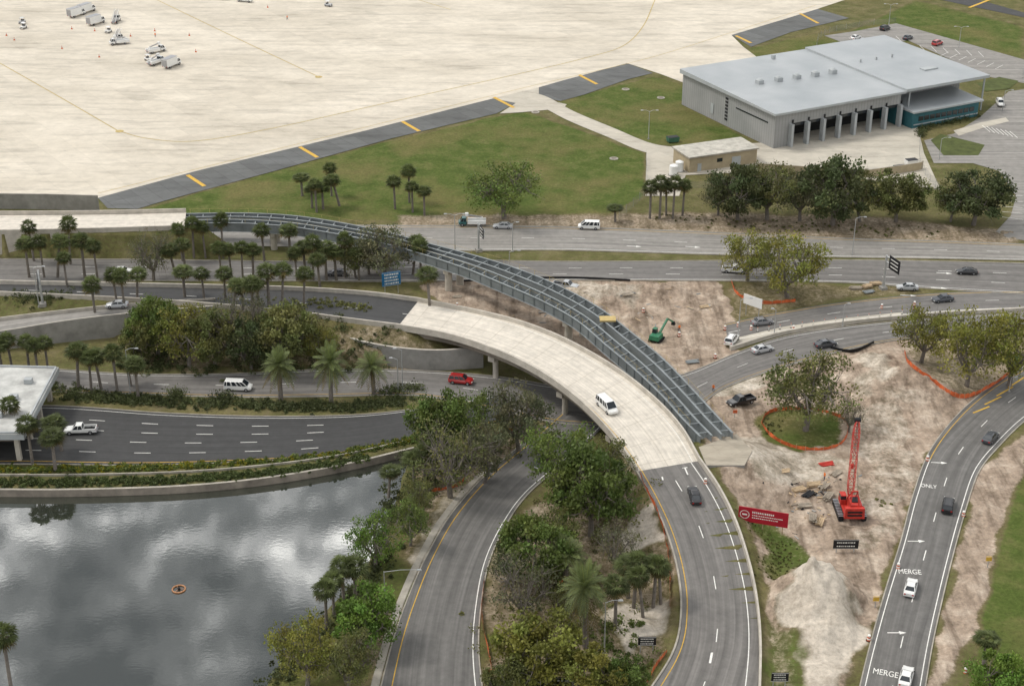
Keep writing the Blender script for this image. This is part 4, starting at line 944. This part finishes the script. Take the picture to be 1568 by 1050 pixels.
def cant(u,v,h,face,wd=4,hd=3):
    mb=MB(); mb.cyl((0,0,-.2),(0,0,h+.6),.28,.22,12,MPO); mb.box((0,0,.3),(1.4,1.4,.8),MCG)
    for z in (h-.8,h+.4):
        mb.cyl((0,0,z),(0,-5.4,z),.13,.1,8,MPO)
    for k in range(5): mb.beam((0,-k,h-.8),(0,-k-1,h+.4),.07,.07,MPO)
    mb.box((-.3,-3.6,h-.2),(.12,wd,hd),MBK)
    for k in range(4): mb.box((-.2,-2.2-k*.95,h-.2),(.08,.1,hd),MPO)
    for k in range(3): mb.box((-.38,-3.6,h-1+.8*k),(.03,wd*.7,.18),MWH)
    mb.obj('cantilever_highway_sign',Gd(u,v),face)
cant(1352,443,7.5,.35); cant(733,385,6.5,.3,3,2.4); cant(66,468,7.5,.3,4,2.4)
# ---------------- crawler crane
cr=bpy.data.objects.new('crawler_crane',None); cp=Gd(1300,785); cr.location=(cp.x,cp.y,cp.z+.05); col.objects.link(cr)
mb=MB()
for sx in (-1.9,1.9):
    mb.box((sx,0,.55),(.8,5.6,.9),MRB,0,(1,.88)); mb.box((sx,0,.52),(.84,4.2,.4),MBK)
    for k in range(12): mb.box((sx,-2.6+k*.47,1.02),(.86,.2,.07),MHB)
    for y in (-2.3,2.3): mb.cyl((sx-.42,y,.52),(sx+.42,y,.52),.42,.42,14,MBK)
mb.box((0,0,.7),(3.0,2.2,.5),MBK); mb.cyl((0,0,.9),(0,0,1.3),1.1,1.1,18,MBK); mb.obj('tracks',parent=cr)
mb=MB(); mb.box((0,-.9,1.5),(3.0,5.2,.35),MRD); mb.box((.35,-1.5,2.5),(1.9,3.4,1.7),MRD,0,(.96,.94)); mb.box((0,-3.4,2.2),(3.3,.9,1.9),MRD,0,(.95,.9)); mb.box((.35,-1.4,3.42),(1.2,1.6,.14),MBK)
for z in (1.9,2.5): mb.box((0,-3.88,z),(2.4,.06,.3),MBK)
for y in (-2.6,-2,-.6): mb.box((1.3,y,2.5),(.06,.4,1.1),MBK)
mb.obj('machinery_house',parent=cr)
mb=MB(); mb.box((-1.15,.7,2.1),(1.0,1.7,.9),MRD); mb.box((-1.15,.75,2.85),(.96,1.6,.75),MGL,0,(.9,.85)); mb.box((-1.15,.7,3.26),(.95,1.45,.08),MRD); mb.obj('cab',parent=cr)
mb=MB(); b0=Vector((.2,1.4,1.9)); b1=Vector((2.0,9.0,12.6)); ax=(b1-b0).normalized(); bx=Vector((1,0,0)); bx=(bx-ax*bx.dot(ax)).normalized(); by=ax.cross(bx)
def bc(f,a,b):
    w=.5*min(1,f*7+.25,(1-f)*6+.3); return b0.lerp(b1,f)+bx*a*w+by*b*w
K=12
for i in range(K):
    f,g=i/K,(i+1)/K; cs=((-1,-1),(1,-1),(1,1),(-1,1))
    for j in range(4):
        mb.beam(bc(f,*cs[j]),bc(g,*cs[j]),.1,.1,MRD); s_=cs[j];t_=cs[(j+1)%4]
        if i%2: mb.beam(bc(f,*s_),bc(g,*t_),.06,.06,MRD)
        else: mb.beam(bc(f,*t_),bc(g,*s_),.06,.06,MRD)
        mb.beam(bc(g,*s_),bc(g,*t_),.05,.05,MRD)
mb.cyl(b1-Vector((.5,0,0)),b1+Vector((.5,0,0)),.4,.4,12,MBK); mb.obj('lattice_boom',parent=cr)
mb=MB(); g=Vector((0,-2.4,5.6))
for q_ in (-.7,.7):
    mb.beam((q_,-3.2,3.2),g+Vector((q_*.6,0,0)),.14,.14,MRD); mb.beam((q_,-.2,3.0),g+Vector((q_*.6,0,0)),.14,.14,MRD); mb.beam(g+Vector((q_*.6,0,0)),b1,.04,.04,MBK)
mb.beam(g-Vector((.5,0,0)),g+Vector((.5,0,0)),.2,.2,MRD); mb.beam(b1,(b1.x,b1.y,4),.04,.04,MBK); mb.cyl((b1.x,b1.y,3.2),(b1.x,b1.y,4),.25,.25,10,MRD); mb.obj('gantry_and_hoist',parent=cr)
ml=M('green_machine_paint',(.04,.17,.09),.5,.2,1)
mb=MB()
for sx in (-1,1): mb.box((sx,0,.4),(.5,3,.7),MRB,0,(1,.85)); mb.cyl((sx-.26,1.2,.4),(sx+.26,1.2,.4),.34,.34,12,MBK)
mb.box((0,-.3,1.2),(2.1,2.6,.9),ml,0,(.95,.9)); mb.box((-.6,.5,2.0),(.9,1.1,1.0),MGL,0,(.85,.85)); mb.box((-.6,.5,2.54),(.85,1.0,.07),ml)
mb.beam((.3,.6,1.4),(.9,3.2,3.9),.35,.4,ml); mb.beam((.9,3.2,3.9),(1.2,5.4,2.4),.28,.32,ml); mb.box((1.25,5.6,2.0),(.8,.7,.7),MBK,0,(.7,.6)); mb.obj('green_excavator',Gd(1005,522),-.5)
# ---------------- small site stuff
def lumber(u,v,a,c=MWD,n_=4):
    mb=MB()
    for l in range(n_):
        for k in range(4): mb.box((rnd.uniform(-.2,.2),-.5+.32*k,.1+.12*l),(rnd.uniform(1.8,2.8),.26,.1),c,rnd.uniform(-.06,.06))
    for x in (-.8,.8): mb.box((x,0,-.02),(.12,1.3,.1),MWD)
    mb.obj('lumber_stack',Gd(u,v)+Vector((0,0,.1)),a)
MW2=M('weathered_formwork',(.28,.24,.19),.9,.4,1)
for q in ((1244,795,1.4,MW2),(1222,752,.4),(1268,762,1.0,MW2),(1246,744,.2),(1328,440,.5),(1262,745,.9,MW2,2),(1232,775,.1,MW2,2),(1310,443,.1,MW2),(1255,800,1.2,MWD,2),(1340,436,.2),(1215,738,.5,MW2,1),(1280,725,.8,MW2,1),(1200,722,.3,MWD,1),(960,452,.3,MW2,2),(890,458,1.1,MST,1),(1080,470,.4,MWD,1),(1060,555,.2,MST,2),(700,455,.3,MW2,1)): lumber(*q)
for q in ((1265,712,.3,MRD),(1238,758,.8,MBK),(1330,448,.3,MST)): lumber(*q,2)
mb=MB()
for k in range(70):
    u=rnd.gauss(1245,22); v=rnd.gauss(760,25); p=Gd(u,v); mb.box((p.x,p.y,p.z+.06),(rnd.uniform(.3,1.2),rnd.uniform(.1,.35),rnd.uniform(.06,.2)),rnd.choice([MW2,MWD,MCG,MBK,MST,MWD]),rnd.random()*3)
for k in range(40):
    u=rnd.uniform(760,1100); v=rnd.uniform(434,500); p=Gd(u,v); mb.box((p.x,p.y,p.z+.06),(rnd.uniform(.4,1.8),rnd.uniform(.15,.4),rnd.uniform(.06,.2)),rnd.choice([MW2,MCG,MWD,MST]),rnd.random()*3)
mb.obj('construction_debris')
mb=MB(); pp=cat([Gd(u,v) for u,v in ((700,432),(790,428),(880,427),(965,431))],40)
for i in range(39): mb.beam(Vector(pp[i])+Vector((0,0,.3)),Vector(pp[i+1])+Vector((0,0,.3)),.08,.5,MBK)
mb.obj('silt_fence')
mb=MB(); pp=cat([P(u,v,.3) for u,v in ((1272,532),(1295,537),(1312,536),(1338,524))],16)
for i in range(15): mb.beam(Vector(pp[i]),Vector(pp[i+1]),.1,.7,MBK)
mb.obj('silt_fence')
def barrel(u,v):
    mb=MB(); 
    for k in range(4): mb.cyl((0,0,.25*k),(0,0,.25*k+.25),.3-.02*k,.28-.02*k,12,MOR if k%2==0 else MWH)
    mb.cyl((0,0,0),(0,0,.06),.42,.42,12,MRB); mb.obj('traffic_barrel',Gd(u,v))
for q in ((1040,515),(1110,505),(1130,500),(1150,505),(1215,505),(985,478),(1350,472),(1400,468),(700,470),(1095,548),(1420,705),(1375,870),(1475,790),(1080,740),(1330,980),(1478,1030)): barrel(*q)
for k in range(15):
    mb=MB(); mb.cyl((0,0,0),(0,0,.9),.06,.05,8,MWH); mb.cyl((0,0,.9),(0,0,1.05),.07,.07,8,MOR); mb.box((0,0,.03),(.35,.35,.06),MRB); mb.obj('lane_delineator',P(1160+k*17,508-k*2.1,.09))
def cone(u,v):
    mb=MB(); mb.box((0,0,.04),(.6,.6,.08),MOR); mb.cyl((0,0,.08),(0,0,1.0),.26,.05,12,MOR); mb.cyl((0,0,.5),(0,0,.68),.165,.125,12,MWH); mb.obj('traffic_cone',P(u,v,.06))
for q in ((145,48),(152,88),(237,48),(410,12),(200,56),(10,55),(22,62),(290,55),(110,45),(300,80),(95,75)): cone(*q)
def person(u,v,shirt,face=0):
    J=[(0,0,.95),(0,0,1.2),(0,.0,1.42),(0,.02,1.55),(0,.04,1.68),(-.1,0,.9),(-.13,.12,.5),(-.13,.2,.07),(.1,0,.9),(.13,-.1,.5),(.13,-.22,.08),(-.2,0,1.4),(-.27,.1,1.12),(-.24,.28,.95),(.2,0,1.4),(.27,-.06,1.12),(.26,.02,.86),(-.13,.32,.04),(.13,-.1,.04)]
    E=[(0,1),(1,2),(2,3),(3,4),(0,5),(5,6),(6,7),(0,8),(8,9),(9,10),(2,11),(11,12),(12,13),(2,14),(14,15),(15,16),(7,17),(10,18)]
    R=[.15,.14,.15,.06,.12,.1,.075,.05,.1,.075,.05,.075,.05,.04,.075,.05,.04,.04,.04]
    me=bpy.data.meshes.new('person'); me.from_pydata(J,E,[]); o=bpy.data.objects.new('tmpp',me); col.objects.link(o)
    o.modifiers.new('s','SKIN')
    for i,rr in enumerate(R): me.skin_vertices[0].data[i].radius=(rr,rr*.8)
    me.skin_vertices[0].data[0].use_root=True
    s=o.modifiers.new('d','SUBSURF'); s.levels=1; s.render_levels=1
    dg=bpy.context.evaluated_depsgraph_get(); m2=bpy.data.meshes.new_from_object(o.evaluated_get(dg)); bpy.data.objects.remove(o)
    m2.materials.clear()
    for mm in (shirt,M('trousers',(.04,.05,.09),.9),M('skin',(.45,.27,.19),.6),M('hard_hat_white',(.7,.7,.65),.4)): m2.materials.append(mm)
    for f in m2.polygons:
        z=f.center.z; f.use_smooth=True; f.material_index=3 if z>1.68 else 2 if z>1.5 else 0 if z>.93 else 1
    place(m2,'worker',Gd(u,v) if v>300 else P(u,v,.06),face)
MVS=M('hi_vis_vest',(.8,.2,.03),.7,.1,1)
person(1040,508,MVS,.5); person(440,31,MVS,1.2); person(1262,735,MVS,2); person(238,58,MVS,.2); person(1092,600,MVS,3)
def ringmb(u,v,R,m,name,r=.12):
    mb=MB(); n_=28
    for k in range(n_):
        a,b=2*math.pi*k/n_,2*math.pi*(k+1)/n_; mb.cyl((R*math.cos(a),R*math.sin(a),.1),(R*math.cos(b),R*math.sin(b),.1),r,r,6,m,False)
    mb.cyl((0,0,-.3),(0,0,.35),.3,.2,10,MBK)
    for k in range(3): a=k*2.1; mb.beam((0,0,.12),(R*math.cos(a),R*math.sin(a),.12),.06,.06,m)
    mb.obj(name,P(u,v,-1.2))
ringmb(274,902,1.0,M('buoy_orange',(.4,.2,.1),.6),'fountain_float')
# ---------------- world, sun, camera
EL,AZ=math.radians(54),math.radians(-75)
wd=bpy.data.worlds.new('World'); sc.world=wd; wd.use_nodes=True; n=wd.node_tree; bg=n.nodes['Background']
sky=N(n,'ShaderNodeTexSky',sky_type='NISHITA'); sky.sun_disc=False; sky.sun_elevation=EL; sky.sun_rotation=AZ; sky.dust_density=2
tc=N(n,'ShaderNodeTexCoord').outputs['Generated']; sp=N(n,'ShaderNodeSeparateXYZ'); n.links.new(tc,sp.inputs[0])
mxz=N(n,'ShaderNodeMath',operation='MAXIMUM'); n.links.new(sp.outputs[2],mxz.inputs[0]); mxz.inputs[1].default_value=.06
dv=N(n,'ShaderNodeVectorMath',operation='DIVIDE'); n.links.new(tc,dv.inputs[0]); cb=N(n,'ShaderNodeCombineXYZ')
for i in range(3): n.links.new(mxz.outputs[0],cb.inputs[i])
n.links.new(cb.outputs[0],dv.inputs[1])
c1=noise(n,6.5,7,dv.outputs[0],.56)
cl=ramp(n,c1,[(.4,(1.9,2.0,2.15)),(.5,(4.6,4.7,4.8)),(.56,(11,11,11)),(.65,(30,29.6,28.5))])
fin=mix(n,.9,sky.outputs[0],cl); n.links.new(fin,bg.inputs['Color']); bg.inputs['Strength'].default_value=.14
sl=bpy.data.lights.new('sun','SUN'); sl.energy=2.15; sl.angle=math.radians(15); sl.color=(1,.955,.885)
so=bpy.data.objects.new('sun',sl); col.objects.link(so); so.location=(0,0,200)
sd=Vector((math.sin(AZ)*math.cos(EL),math.cos(AZ)*math.cos(EL),math.sin(EL))); so.rotation_euler=sd.to_track_quat('Z','Y').to_euler()
cam=bpy.data.cameras.new('camera'); cam.lens=54; cam.sensor_width=36; cam.clip_end=20000; cam.clip_start=1
co=bpy.data.objects.new('camera',cam); co.location=(0,0,HC); co.rotation_euler=(math.pi/2-PIT,0,0); col.objects.link(co); sc.camera=co
sc.view_settings.view_transform='Standard'; sc.view_settings.look='None'; sc.view_settings.exposure=0
